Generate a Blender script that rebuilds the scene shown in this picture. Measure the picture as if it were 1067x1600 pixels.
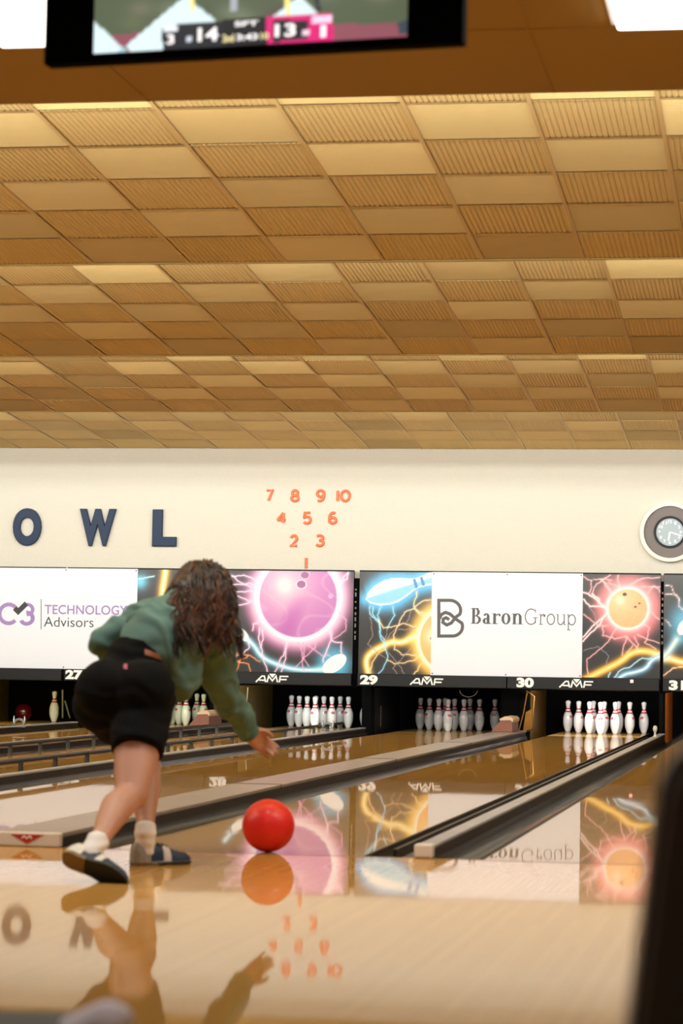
import bpy, bmesh, math, random
import numpy as np
from mathutils import Vector, Matrix, noise as mnoise
random.seed(7); np.random.seed(7)
for o in list(bpy.data.objects): bpy.data.objects.remove(o)
SC = bpy.context.scene; COL = SC.collection
PI = math.pi

# ------------------------------------------------------------------ camera
F, PITCH, ROLL, YAW = 3687.6, 0.0649, 0.0165, 0.1557
CAM = np.array([2.2304, -9.4236, 0.7710]); CX, CY = 664.0, 800.0
fw = np.array([-math.sin(YAW)*math.cos(PITCH), math.cos(YAW)*math.cos(PITCH), math.sin(PITCH)])
r0 = np.array([math.cos(YAW), math.sin(YAW), 0.0]); u0 = np.cross(r0, fw)
rt = r0*math.cos(ROLL) + u0*math.sin(ROLL); up = np.cross(rt, fw)
cam = bpy.data.cameras.new('camera'); cam_ob = bpy.data.objects.new('camera', cam); COL.objects.link(cam_ob)
m = Matrix(((rt[0], up[0], -fw[0], CAM[0]), (rt[1], up[1], -fw[1], CAM[1]), (rt[2], up[2], -fw[2], CAM[2]), (0, 0, 0, 1)))
cam_ob.matrix_world = m
cam.sensor_fit = 'VERTICAL'; cam.sensor_height = 36.0; cam.sensor_width = 24.0
cam.lens = F/1600*36.0; cam.shift_x = (533.5-CX)/1600.0
cam.clip_start = 0.05; cam.clip_end = 100
cam.dof.use_dof = True; cam.dof.focus_distance = 24.0; cam.dof.aperture_fstop = 4.5
SC.camera = cam_ob

def ray(x, y): return fw + rt*(x-CX)/F - up*(y-CY)/F
def at(x, y, Y):
    d = ray(x, y); return Vector(CAM + d*(Y-CAM[1])/d[1])
def atz(x, y, z):
    d = ray(x, y); return Vector(CAM + d*(z-CAM[2])/d[2])
def atd(x, y, dep): return Vector(CAM + ray(x, y)*dep)

# ------------------------------------------------------------------ world, exposure, lights
w = bpy.data.worlds.new('world'); SC.world = w; w.use_nodes = True
w.node_tree.nodes['Background'].inputs[0].default_value = (0.9, 0.8, 0.65, 1)
w.node_tree.nodes['Background'].inputs[1].default_value = 0.02
vs = SC.view_settings; vs.view_transform = 'Standard'; vs.look = 'None'; vs.gamma = 1.0; vs.use_curve_mapping = False
vs.exposure = 0.0
SC.cycles.use_denoising = True
SC.cycles.max_bounces = 8; SC.cycles.diffuse_bounces = 5; SC.cycles.glossy_bounces = 4
SC.cycles.sample_clamp_indirect = 6.0
SC.cycles.caustics_reflective = False; SC.cycles.caustics_refractive = False

def area(name, loc, target, sx, sy, power, color, spread=PI):
    l = bpy.data.lights.new(name, 'AREA'); l.shape = 'RECTANGLE'; l.size = sx; l.size_y = sy
    l.energy = power; l.color = color; l.spread = spread
    o = bpy.data.objects.new(name, l); COL.objects.link(o); o.location = loc
    o.rotation_euler = (Vector(target)-Vector(loc)).to_track_quat('-Z', 'Y').to_euler()
    return o

STEP_Y = [0.02, 4.29, 8.56, 12.83, 17.10]
LIP_Z = [3.107, 3.172, 3.181, 3.204, 3.238]
DROP = 0.34
XL, XR = -13.0, 8.0
WARM = (0.975, 1.0, 0.94)
for k in range(4):      # fluorescent rows tucked behind each ceiling step
    y, z = STEP_Y[k]+0.10, LIP_Z[k]+0.17
    area('cove_lamp', (-2.5, y, z), (-2.5, y+1.0, z+[0.05, .45, .45, .45][k]), 20.0, 0.10, [500, 470, 480, 430][k], WARM)
for x in (-7.6, -5.3, -3.0, -0.1, 2.2, 4.5):   # the approach's ceiling panels; the rear row is unseen, added for light
    area('approach_lamp', (x, -1.35, 3.06), (x, -1.35, 0), 1.1, 0.6, 33, (1.0, 0.97, 0.86))
    area('approach_lamp', (x, -5.2, 3.06), (x, -5.2, 0), 1.1, 0.6, 8, (1.0, 0.97, 0.86))
area('added_fill_lamp', (0.6, -8.4, 3.06), (0.6, -8.4, 0), 2.2, 0.6, 34, (1.0, 0.95, 0.88))  # unseen lamp added to brighten the bench, shoe and chair up front
LANES = {25: -8.42, 26: -6.814, 27: -5.212, 28: -3.408, 29: -1.804, 30: 0.0, 31: 1.532, 32: 3.41}
PINLIGHT = {25: (4, (1, .85, .45)), 26: (11, (1, .86, .36)), 27: (15, (.92, 1, .62)), 28: (19, (.93, 1, .97)),
            29: (3.4, (1, .93, .9)), 30: (34, (1, .94, .90)), 31: (16, (1, .8, .5)), 32: (10, (1, .9, .7))}
for n, X in LANES.items():
    e, c = PINLIGHT[n]
    area('pin_lamp', (X, 17.22, 0.60), (X, 18.6, 0.10), 1.1, 0.12, e, c)

# ------------------------------------------------------------------ materials
def srgb(r, g, b):
    f = lambda c: (c/255/12.92) if c/255 <= .04045 else ((c/255+.055)/1.055)**2.4
    return (f(r), f(g), f(b), 1)
def mat(name, col, rough=0.5, metal=0.0, coat=0.0, coat_rough=0.03, vary=0.0, vscale=8.0, bump=0.0, bscale=40.0, spec=0.5):
    m = bpy.data.materials.new(name); m.use_nodes = True
    nt = m.node_tree; b = nt.nodes['Principled BSDF']
    b.inputs['Base Color'].default_value = col; b.inputs['Roughness'].default_value = rough
    b.inputs['Metallic'].default_value = metal; b.inputs['Coat Weight'].default_value = coat
    b.inputs['Coat Roughness'].default_value = coat_rough; b.inputs['Specular IOR Level'].default_value = spec
    tc = nt.nodes.new('ShaderNodeTexCoord')
    if vary > 0:
        n = nt.nodes.new('ShaderNodeTexNoise'); n.inputs['Scale'].default_value = vscale; n.inputs['Detail'].default_value = 4
        nt.links.new(tc.outputs['Object'], n.inputs['Vector'])
        mx = nt.nodes.new('ShaderNodeMix'); mx.data_type = 'RGBA'
        mx.inputs[6].default_value = tuple(c*(1-vary) for c in col[:3])+(1,)
        mx.inputs[7].default_value = tuple(min(1, c*(1+vary)) for c in col[:3])+(1,)
        nt.links.new(n.outputs['Fac'], mx.inputs[0]); nt.links.new(mx.outputs[2], b.inputs['Base Color'])
    if bump > 0:
        n2 = nt.nodes.new('ShaderNodeTexNoise'); n2.inputs['Scale'].default_value = bscale; n2.inputs['Detail'].default_value = 3
        nt.links.new(tc.outputs['Object'], n2.inputs['Vector'])
        bp = nt.nodes.new('ShaderNodeBump'); bp.inputs['Strength'].default_value = bump; bp.inputs['Distance'].default_value = 0.01
        nt.links.new(n2.outputs['Fac'], bp.inputs['Height']); nt.links.new(bp.outputs['Normal'], b.inputs['Normal'])
    return m
def emis(name, col, strength):
    m = bpy.data.materials.new(name); m.use_nodes = True; nt = m.node_tree; b = nt.nodes['Principled BSDF']
    b.inputs['Base Color'].default_value = (0.8, 0.8, 0.8, 1)
    b.inputs['Emission Color'].default_value = col; b.inputs['Emission Strength'].default_value = strength
    return m
def attr_mat(name, rough=0.35, emit=0.0, coat=0.0):
    m = bpy.data.materials.new(name); m.use_nodes = True; nt = m.node_tree; b = nt.nodes['Principled BSDF']
    a = nt.nodes.new('ShaderNodeAttribute'); a.attribute_name = 'print'
    b.inputs['Roughness'].default_value = rough; b.inputs['Coat Weight'].default_value = coat
    if emit > 0:
        b.inputs['Base Color'].default_value = (0.01, 0.01, 0.01, 1)
        nt.links.new(a.outputs['Color'], b.inputs['Emission Color']); b.inputs['Emission Strength'].default_value = emit
    else: nt.links.new(a.outputs['Color'], b.inputs['Base Color'])
    return m
def boards(name, c1, c2, width, rough, coat, coat_rough, seam=0.75, wav=0.03):
    m = bpy.data.materials.new(name); m.use_nodes = True; nt = m.node_tree; N = nt.nodes; L = nt.links
    b = N['Principled BSDF']; tc = N.new('ShaderNodeTexCoord'); sp = N.new('ShaderNodeSeparateXYZ'); L.new(tc.outputs['Object'], sp.inputs[0])
    def mth(op, a, bb=None):
        n = N.new('ShaderNodeMath'); n.operation = op
        for i, v in enumerate((a, bb)):
            if v is None: continue
            if isinstance(v, (int, float)): n.inputs[i].default_value = v
            else: L.new(v, n.inputs[i])
        return n.outputs[0]
    u = mth('DIVIDE', sp.outputs['X'], width); fl = mth('FLOOR', u); fr = mth('FRACT', u)
    wn0 = N.new('ShaderNodeTexWhiteNoise'); wn0.noise_dimensions = '1D'; L.new(fl, wn0.inputs['W'])
    yo = mth('ADD', mth('DIVIDE', sp.outputs['Y'], 1.9), mth('MULTIPLY', wn0.outputs['Value'], 7.0)); yf = mth('FLOOR', yo)
    cb = N.new('ShaderNodeCombineXYZ'); L.new(fl, cb.inputs[0]); L.new(yf, cb.inputs[1])
    wn = N.new('ShaderNodeTexWhiteNoise'); wn.noise_dimensions = '2D'; L.new(cb.outputs[0], wn.inputs['Vector'])
    mp = N.new('ShaderNodeMapping'); mp.inputs['Scale'].default_value = (60, 2.0, 1); L.new(tc.outputs['Object'], mp.inputs[0])
    gn = N.new('ShaderNodeTexNoise'); gn.inputs['Scale'].default_value = 1.0; gn.inputs['Detail'].default_value = 5; L.new(mp.outputs[0], gn.inputs['Vector'])
    fac = mth('ADD', mth('MULTIPLY', wn.outputs['Value'], 0.65), mth('MULTIPLY', gn.outputs['Fac'], 0.45))
    mx = N.new('ShaderNodeMix'); mx.data_type = 'RGBA'; mx.inputs[6].default_value = c1; mx.inputs[7].default_value = c2; L.new(fac, mx.inputs[0])
    sm = mth('GREATER_THAN', mth('ABSOLUTE', mth('SUBTRACT', fr, 0.5)), 0.475)
    mx2 = N.new('ShaderNodeMix'); mx2.data_type = 'RGBA'; mx2.inputs[7].default_value = tuple(c*seam for c in c1[:3])+(1,)
    L.new(sm, mx2.inputs[0]); L.new(mx.outputs[2], mx2.inputs[6]); L.new(mx2.outputs[2], b.inputs['Base Color'])
    b.inputs['Roughness'].default_value = rough; b.inputs['Coat Weight'].default_value = coat; b.inputs['Coat Roughness'].default_value = coat_rough; b.inputs['Specular IOR Level'].default_value = 0.0
    mp2 = N.new('ShaderNodeMapping'); mp2.inputs['Scale'].default_value = (5, 1.1, 1); L.new(tc.outputs['Object'], mp2.inputs[0])
    bn = N.new('ShaderNodeTexNoise'); bn.inputs['Scale'].default_value = 1.0; bn.inputs['Detail'].default_value = 1.0; L.new(mp2.outputs[0], bn.inputs['Vector'])
    bp = N.new('ShaderNodeBump'); bp.inputs['Strength'].default_value = wav; bp.inputs['Distance'].default_value = 0.02
    L.new(bn.outputs['Fac'], bp.inputs['Height']); L.new(bp.outputs['Normal'], b.inputs['Coat Normal']); L.new(bp.outputs['Normal'], b.inputs['Normal'])
    return m

M = {}
M['wall'] = mat('painted_block', srgb(209, 206, 196), 0.8, vary=0.10, vscale=70, bump=0.5, bscale=110)
M['side'] = mat('painted_side', srgb(112, 94, 68), 0.8, vary=0.03)
M['tile'] = mat('acoustic_tile', srgb(238, 210, 144), 0.85, vary=0.06, vscale=2.3)
M['grid'] = mat('tile_rail', srgb(236, 204, 142), 0.6)
M['soffit'] = mat('soffit_paint', srgb(170, 140, 74), 0.75, vary=0.04, vscale=1.5)
M['approach'] = boards('approach_maple', srgb(188, 140, 70), srgb(196, 148, 78), 0.027, 0.38, 0.75, 0.03, seam=0.985, wav=0.012)
M['lane'] = boards('lane_boards', srgb(150, 114, 60), srgb(174, 138, 78), 0.027, 0.35, 0.66, 0.022, seam=0.96, wav=0.02)
M['cap'] = mat('cap_wood', srgb(144, 130, 124), 0.4, vary=0.18, vscale=5, coat=0.3, coat_rough=0.2)
M['capgrey'] = mat('cap_grey', srgb(166, 166, 178), 0.4, vary=0.28, vscale=6)
M['capside'] = mat('cap_edge', srgb(40, 30, 22), 0.4)
M['capend'] = mat('cap_end_white', srgb(224, 220, 214), 0.35)
M['gutter'] = mat('gutter_plastic', srgb(42, 35, 27), 0.4, vary=0.3, vscale=2.0, coat=0.22, coat_rough=0.06, spec=0.1)
M['black'] = mat('black_plastic', srgb(16, 16, 18), 0.5, spec=0.25)
M['void'] = mat('pit_black', srgb(8, 8, 8), 0.9, spec=0.05)
M['band'] = mat('mask_band', srgb(18, 18, 22), 0.35, spec=.3)
M['white'] = mat('banner_vinyl', srgb(226, 232, 246), 0.5)
M['print_white'] = mat('print_white', srgb(245, 245, 245), 0.5)
M['kick'] = mat('kickback_wood', srgb(88, 68, 28), 0.35, vary=0.45, vscale=9, coat=0.4)
M['pin'] = mat('pin_white', srgb(244, 242, 238), 0.25, coat=0.5)
M['pinred'] = mat('pin_red', srgb(196, 22, 48), 0.3, coat=0.4)
M['chrome'] = mat('bright_metal', srgb(150, 150, 148), 0.32, metal=1.0)
M['rail'] = mat('rail_dark', srgb(40, 32, 26), 0.3, metal=0.3)
M['post'] = mat('post_grey', srgb(96, 92, 86), 0.35, metal=0.6)
M['navy'] = mat('navy_letter', srgb(20, 42, 74), 0.5, spec=.3)
M['orange'] = mat('orange_numeral', srgb(240, 112, 66), 0.4)
M['purple'] = mat('print_purple', srgb(152, 124, 190), 0.5)
M['ink'] = mat('print_ink', srgb(44, 44, 54), 0.5)
M['grey'] = mat('print_grey', srgb(78, 76, 80), 0.5)
M['red'] = mat('print_red', srgb(190, 50, 44), 0.4)
M['art'] = attr_mat('printed_panel', 0.32)
M['screen'] = attr_mat('tv_picture', 0.3, emit=1.45)

# ------------------------------------------------------------------ mesh helpers
class MB:
    def __init__(s): s.v = []; s.f = []; s.mi = []; s.sm = []
    def add(s, verts, faces, mi=0, smooth=False):
        o = len(s.v); s.v += [tuple(v) for v in verts]
        for f in faces: s.f.append(tuple(i+o for i in f)); s.mi.append(mi); s.sm.append(smooth)
    def box(s, x0, x1, y0, y1, z0, z1, mi=0, b=0.0):
        if b <= 0:
            v = [(x0, y0, z0), (x1, y0, z0), (x1, y1, z0), (x0, y1, z0), (x0, y0, z1), (x1, y0, z1), (x1, y1, z1), (x0, y1, z1)]
            s.add(v, [(0, 3, 2, 1), (4, 5, 6, 7), (0, 1, 5, 4), (1, 2, 6, 5), (2, 3, 7, 6), (3, 0, 4, 7)], mi); return
        bm = bmesh.new(); bmesh.ops.create_cube(bm, size=1.0)
        for v in bm.verts: v.co = Vector(((x0+x1)/2+v.co.x*(x1-x0), (y0+y1)/2+v.co.y*(y1-y0), (z0+z1)/2+v.co.z*(z1-z0)))
        bmesh.ops.bevel(bm, geom=bm.edges[:], offset=b, segments=2, affect='EDGES', profile=0.5)
        s.bm(bm, mi)
    def bm(s, bm, mi=0, smooth=False):
        bm.verts.index_update()
        s.add([v.co.copy() for v in bm.verts], [[v.index for v in f.verts] for f in bm.faces], mi, smooth); bm.free()
    def tube(s, pts, r, n=10, mi=0, flat=None, caps=True, smooth=True):
        pts = [Vector(p) for p in pts]; rr = r if isinstance(r, (list, tuple)) else [r]*len(pts)
        rings = []; prev = None
        for i, p in enumerate(pts):
            a = pts[max(i-1, 0)]; c = pts[min(i+1, len(pts)-1)]; t = (c-a).normalized()
            if prev is None:
                ref = Vector((0, 1, 0)) if abs(t.y) < .9 else Vector((0, 0, 1)); nrm = (ref - t*ref.dot(t)).normalized()
            else: nrm = (prev - t*prev.dot(t)).normalized()
            prev = nrm; bi = t.cross(nrm)
            fl = 1.0 if flat is None else flat
            rings.append([p + nrm*math.cos(2*PI*k/n)*rr[i]*fl + bi*math.sin(2*PI*k/n)*rr[i] for k in range(n)])
        vs_ = [v for ring in rings for v in ring]; fs = []
        for i in range(len(pts)-1):
            for k in range(n): fs.append((i*n+k, i*n+(k+1) % n, (i+1)*n+(k+1) % n, (i+1)*n+k))
        s.add(vs_, fs, mi, smooth)
        if caps:
            s.add(rings[0], [tuple(reversed(range(n)))], mi); s.add(rings[-1], [tuple(range(n))], mi)
    def lathe(s, prof, n=32, mi=0, loc=(0, 0, 0), mis=None, smooth=True):
        vs_ = []; fs = []
        for (rad, z) in prof:
            for k in range(n): vs_.append((loc[0]+rad*math.cos(2*PI*k/n), loc[1]+rad*math.sin(2*PI*k/n), loc[2]+z))
        o = len(s.v); s.v += vs_
        for i in range(len(prof)-1):
            for k in range(n):
                s.f.append((o+i*n+k, o+i*n+(k+1) % n, o+(i+1)*n+(k+1) % n, o+(i+1)*n+k)); s.mi.append(mis[i] if mis else mi); s.sm.append(smooth)
    def prism(s, poly, y0, y1, mi=0):      # polygon in XZ, extruded along Y
        n = len(poly); v = [(p[0], y0, p[1]) for p in poly] + [(p[0], y1, p[1]) for p in poly]
        f = [tuple(range(n)), tuple(reversed(range(n, 2*n)))] + [(i, i+n, (i+1) % n+n, (i+1) % n) for i in range(n)]
        s.add(v, f, mi)
    def ball(s, c, r, n=24, mi=0, sc=(1, 1, 1), rot=None):
        bm = bmesh.new(); bmesh.ops.create_uvsphere(bm, u_segments=n, v_segments=n//2, radius=1.0)
        for v in bm.verts:
            q = Vector((v.co.x*sc[0]*r, v.co.y*sc[1]*r, v.co.z*sc[2]*r))
            if rot is not None: q = rot @ q
            v.co = q+Vector(c)
        s.bm(bm, mi, True)
    def build(s, name, mats, parent=None, loc=None):
        me = bpy.data.meshes.new(name); me.from_pydata(s.v, [], s.f)
        if not isinstance(mats, (list, tuple)): mats = [mats]
        for m_ in mats: me.materials.append(m_)
        me.polygons.foreach_set('material_index', s.mi); me.polygons.foreach_set('use_smooth', s.sm); me.update()
        o = bpy.data.objects.new(name, me); COL.objects.link(o)
        if loc is not None:
            L_ = Vector(loc); me.transform(Matrix.Translation(-L_)); o.location = L_
        if parent is not None:
            o.parent = parent; o.matrix_parent_inverse = parent_world(parent).inverted()
        return o
def parent_world(o):
    mw = Matrix.LocRotScale(o.location, o.rotation_euler, o.scale)
    if o.parent is not None: mw = parent_world(o.parent) @ o.matrix_parent_inverse @ mw
    return mw
def tag(o, label=None, cat=None, group=None, kind=None):
    if label: o['label'] = label
    if cat: o['category'] = cat
    if group: o['group'] = group
    if kind: o['kind'] = kind
    return o
def empty(name, loc, label, cat, group=None):
    o = bpy.data.objects.new(name, None); COL.objects.link(o); o.location = loc; o.empty_display_size = 0.1
    return tag(o, label, cat, group)
def fix_normals(o):
    bm = bmesh.new(); bm.from_mesh(o.data); bmesh.ops.recalc_face_normals(bm, faces=bm.faces[:]); bm.to_mesh(o.data); bm.free()

# ribbons and glyphs in a vertical plane (x, z) at depth y, facing -Y
GL = [0]
def lift():      # overlapping strokes of a print lie a hair above one another
    GL[0] = (GL[0]+1) % 12; return GL[0]*2.5e-5
def ribbon(mb, pts, wd, y, y1, mi=0, closed=False):
    y -= lift()
    P = [Vector((p[0], p[1])) for p in pts]; n = len(P)
    ws = wd if isinstance(wd, (list, tuple)) else [wd]*n
    L_, R_ = [], []
    for i in range(n):
        a = P[(i-1) % n] if (closed or i > 0) else P[i]; c = P[(i+1) % n] if (closed or i < n-1) else P[i]
        d1 = (P[i]-a); d2 = (c-P[i])
        d1 = d1.normalized() if d1.length > 1e-9 else d2.normalized(); d2 = d2.normalized() if d2.length > 1e-9 else d1
        t = (d1+d2); t = t.normalized() if t.length > 1e-6 else d1
        nn = Vector((-t.y, t.x)); k = max(0.45, nn.dot(Vector((-d1.y, d1.x)))); h = ws[i]/2/k
        L_.append(P[i]+nn*h); R_.append(P[i]-nn*h)
    v = [(q.x, y-i*1.2e-5, q.y) for i, q in enumerate(L_)] + [(q.x, y-i*1.2e-5, q.y) for i, q in enumerate(R_)] + [(q.x, y1, q.y) for q in L_] + [(q.x, y1, q.y) for q in R_]
    f = []; rng = range(n) if closed else range(n-1)
    for i in rng:
        j = (i+1) % n
        f += [(i, j, n+j, n+i), (2*n+j, 2*n+i, 3*n+i, 3*n+j), (i, 2*n+i, 2*n+j, j), (n+i, n+j, 3*n+j, 3*n+i)]
    if not closed: f += [(0, n, 3*n, 2*n), (n-1, 3*n-1, 4*n-1, 2*n-1)]
    mb.add(v, f, mi)
def arc(cx, cz, a, b, t0, t1, n=20):
    return [(cx+a*math.cos(math.radians(t0+(t1-t0)*i/n)), cz+b*math.sin(math.radians(t0+(t1-t0)*i/n))) for i in range(n+1)]
def ringsec(mb, cx, cz, a, b, ai, bi, t0, t1, y, y1, n=24, mi=0):
    y -= lift(); o = arc(cx, cz, a, b, t0, t1, n); q = arc(cx, cz, ai, bi, t0, t1, n); k = n+1
    v = [(p[0], y, p[1]) for p in o]+[(p[0], y, p[1]) for p in q]+[(p[0], y1, p[1]) for p in o]+[(p[0], y1, p[1]) for p in q]
    f = []
    for i in range(n): f += [(i, i+1, k+i+1, k+i), (i, 2*k+i, 2*k+i+1, i+1), (k+i, k+i+1, 3*k+i+1, 3*k+i)]
    mb.add(v, f, mi)
def text_mesh(body, x0, x1, z0, z1, y, depth, offset=0.0, bevel=0.0, shear=0.0, space=1.0):
    cu = bpy.data.curves.new('text', 'FONT'); cu.body = body; cu.size = 1.0; cu.extrude = 0.05; cu.offset = offset
    cu.bevel_depth = bevel; cu.bevel_resolution = 1; cu.shear = shear; cu.space_character = space; cu.resolution_u = 6
    ob = bpy.data.objects.new('text', cu); COL.objects.link(ob)
    dg = bpy.context.evaluated_depsgraph_get(); dg.update()
    me = bpy.data.meshes.new_from_object(ob.evaluated_get(dg)); bpy.data.objects.remove(ob); bpy.data.curves.remove(cu)
    co = np.zeros(len(me.vertices)*3); me.vertices.foreach_get('co', co); co = co.reshape(-1, 3)
    mn, mx = co.min(0), co.max(0); q = np.zeros_like(co)
    q[:, 0] = x0+(co[:, 0]-mn[0])/(mx[0]-mn[0])*(x1-x0); q[:, 2] = z0+(co[:, 1]-mn[1])/(mx[1]-mn[1])*(z1-z0)
    q[:, 1] = y-(co[:, 2]-mn[2])/(mx[2]-mn[2])*depth
    mb = MB(); mb.add([tuple(v) for v in q], [tuple(p.vertices) for p in me.polygons]); bpy.data.meshes.remove(me)
    return mb

# ------------------------------------------------------------------ the room
WY = 17.10
mb = MB(); mb.box(XL, XR, -14, 0.0, -0.12, 0.0); tag(mb.build('floor', M['approach']), kind='structure')
mb = MB(); mb.box(XL, XR, 0.0, 20.2, -0.32, -0.2); tag(mb.build('floor', M['void']), kind='structure')
mb = MB(); mb.box(XL, XR, WY, WY+0.12, 0.60, 3.8); tag(mb.build('wall_far', M['wall']), kind='structure')
mb = MB(); mb.box(XL-.1, XL, -14, 20.2, -0.2, 3.9); tag(mb.build('wall_left', M['side']), kind='structure')
mb = MB(); mb.box(XR, XR+.1, -14, 20.2, -0.2, 3.9); tag(mb.build('wall_right', M['side']), kind='structure')
mb = MB(); mb.box(XL, XR, -14.1, -14, -0.2, 3.9); tag(mb.build('wall_back', M['side']), kind='structure')
mb = MB(); mb.box(XL, XR, -14, STEP_Y[0], LIP_Z[0], LIP_Z[0]+0.55)
# shallow board seams of the soffit
for yy in (-0.95, -2.9): mb.box(XL, XR, yy-.004, yy+.004, LIP_Z[0]-.003, LIP_Z[0]+.01)
for xx in (-5.3, -2.9, -.45, 1.25, 3.7): mb.box(xx-.004, xx+.004, -3, STEP_Y[0], LIP_Z[0]-.003, LIP_Z[0]+.01)
tag(mb.build('ceiling', M['soffit']), kind='structure')

TX, TY = 0.5965, 0.585
def tile_section(k):
    mb = MB(); ya, yb = STEP_Y[k]+0.03, STEP_Y[k+1]; zb = LIP_Z[k+1]; slope = DROP/4.27
    zf = lambda y: zb+slope*(yb-y)
    # backing slab
    mb.add([(XL, ya, zf(ya)+.05), (XR, ya, zf(ya)+.05), (XR, yb, zb+.05), (XL, yb, zb+.05)], [(0, 1, 2, 3)], 0)
    x_first = 0.40-TX*math.ceil((0.40-(-9.5))/TX); ncol = int((5.0-x_first)/TX)
    nrow = int((yb-ya)/TY)+1
    g = 0.011; d = 0.0034; dc = 0.0019
    for r_ in range(nrow):
        y1 = yb-r_*TY; y0 = max(y1-TY, ya)
        for c_ in range(ncol):
            x0 = x_first+c_*TX; x1 = x0+TX
            a0, a1, b0, b1 = x0+g, x1-g, y0+g, y1-g
            if b1-b0 < 0.03: continue
            mb.add([(a0, b0, zf(b0)+d), (a1, b0, zf(b0)+d), (a1, b1, zf(b1)+d), (a0, b1, zf(b1)+d)], [(0, 1, 2, 3)], 0)
            drop_ = random.uniform(-.0015, .0015)
            if (r_+c_+k) % 2 == 0:     # ribs along the lane
                n = 20; p = (a1-a0)/n
                for i in range(n):
                    u0, u1 = a0+i*p+p*.1, a0+(i+1)*p-p*.1; um = p*.16
                    z0, z1 = zf(b0)+drop_, zf(b1)+drop_
                    v = [(u0, b0, z0+d), (u0+um, b0, z0), (u1-um, b0, z0), (u1, b0, z0+d), (u0, b1, z1+d), (u0+um, b1, z1), (u1-um, b1, z1), (u1, b1, z1+d)]
                    mb.add(v, [(0, 1, 5, 4), (1, 2, 6, 5), (2, 3, 7, 6), (0, 3, 2, 1), (4, 5, 6, 7)], 0)
            else:                       # ribs across the lane
                n = 20; p = (b1-b0)/n if (b1-b0) > .5 else TY/20; n = max(1, int((b1-b0)/p+.5))
                for i in range(n):
                    v0, v1 = b0+i*p+p*.14, b0+(i+1)*p-p*.14; um = p*.12
                    v = [(a0, v0, zf(v0)+dc), (a0, v0+um, zf(v0+um)+drop_), (a0, v1-um, zf(v1-um)+drop_), (a0, v1, zf(v1)+dc),
                         (a1, v0, zf(v0)+dc), (a1, v0+um, zf(v0+um)+drop_), (a1, v1-um, zf(v1-um)+drop_), (a1, v1, zf(v1)+dc)]
                    mb.add(v, [(1, 0, 4, 5), (2, 1, 5, 6), (3, 2, 6, 7), (0, 1, 2, 3), (7, 6, 5, 4)], 0)
    # grid rails
    for c_ in range(ncol+1):
        x = x_first+c_*TX
        for (q0, q1) in ((x-g, x+g),):
            mb.add([(q0, ya, zf(ya)-.004), (q1, ya, zf(ya)-.004), (q1, yb, zb-.004), (q0, yb, zb-.004)], [(0, 1, 2, 3)], 1)
    for r_ in range(nrow+1):
        y = yb-r_*TY
        if y < ya: continue
        mb.add([(XL, y-g*.7, zf(y-g*.7)-.003), (XR, y-g*.7, zf(y-g*.7)-.003), (XR, y+g*.7, zf(y+g*.7)-.003), (XL, y+g*.7, zf(y+g*.7)-.003)], [(0, 1, 2, 3)], 1)
    return mb.build('ceiling', [M['tile'], M['grid']])
for k in range(4): tag(tile_section(k), kind='structure')
for k in range(1, 4):    # drop fascia of each step
    mb = MB(); mb.box(XL, XR, STEP_Y[k]+.002, STEP_Y[k]+.03, LIP_Z[k]-.006, LIP_Z[k]+DROP+.12)
    tag(mb.build('trim_%d' % k, M['soffit']), kind='structure')
mb = MB(); mb.box(XL, XR, -14, 20.2, 3.85, 3.95); tag(mb.build('ceiling', M['void']), kind='structure')
# pit behind the masks
mb = MB(); mb.box(XL, XR, 19.75, 19.85, -.3, 1.0); mb.box(XL, XR, WY+.12, 19.8, 0.95, 1.0); tag(mb.build('wall_pit', M['void']), kind='structure')

mb = MB(); mb.box(XL, XR, -.034, -.026, 0.0, .0008); tag(mb.build('trim_4', mat('foul_line', srgb(120, 82, 44), .4)), kind='structure')
# ------------------------------------------------------------------ lanes, gutters, caps
H = 0.527
for n, X in LANES.items():
    if n in (25, 32): lab = 'glossy wooden bowling lane %d, at the far %s edge of the lanes' % (n, 'left' if n == 25 else 'right')
    else: lab = 'glossy wooden bowling lane %d, running up to the pins under number %d' % (n, n)
    mb = MB(); mb.box(X-H+.009, X+H-.009, 0.001, 19.3, -0.19, 0.0, 0)
    for e0 in (X-H, X+H-.009): mb.box(e0, e0+.009, .001, 19.3, -.19, -.0015, 1)
    o = mb.build('bowling_lane', [M['lane'], M['capside']], loc=(X, 0, 0))
    tag(o, {26: 'bowling lane with one lone yellow-lit pin, leftmost lane of the photo', 27: 'bowling lane left of the bumper rails, ending at the yellow-green lit rack',
            28: 'bowling lane between the two bumper rails, behind the person', 29: 'bowling lane left of the wide wooden cap, ending at the dim grey rack',
            30: 'bowling lane the red ball rolls on, ending at the brightest rack', 31: 'bowling lane at right edge, beyond the narrow white-ended cap'}.get(n, lab), 'bowling lane', 'bowling lanes')
def gutter_strip(mb, x0, x1, y0, y1):
    n = 10; pr = []
    w_ = x1-x0
    for i in range(n+1):
        t = i/n; a = PI*t
        pr.append((x0+w_*(0.5-0.5*math.cos(a)*1.0), -0.008-0.078*math.sin(a)**0.8))
    ys = [y0, y1]
    v = [(p[0], y, p[1]) for y in ys for p in pr]; k = n+1
    mb.add(v, [(i, i+1, k+i+1, k+i) for i in range(n)], 0, True)
DIV = [('narrow', 25, 26, None), ('wide', 25, 26, 0)]
order = sorted(LANES)
div_lab = {(28, 29): 'narrow dark lane divider with gutters beside the near bumper rail', (29, 30): 'wide worn wooden lane divider with white end block at the foul line',
           (30, 31): 'narrow lane divider with a small white end block, right of the red ball', (27, 28): 'wide lane divider beyond the upper bumper rail',
           (26, 27): 'narrow lane divider with chrome bracket at far left', (25, 26): 'wide lane divider at the far left', (31, 32): 'wide lane divider hidden beyond the right edge'}
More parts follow.
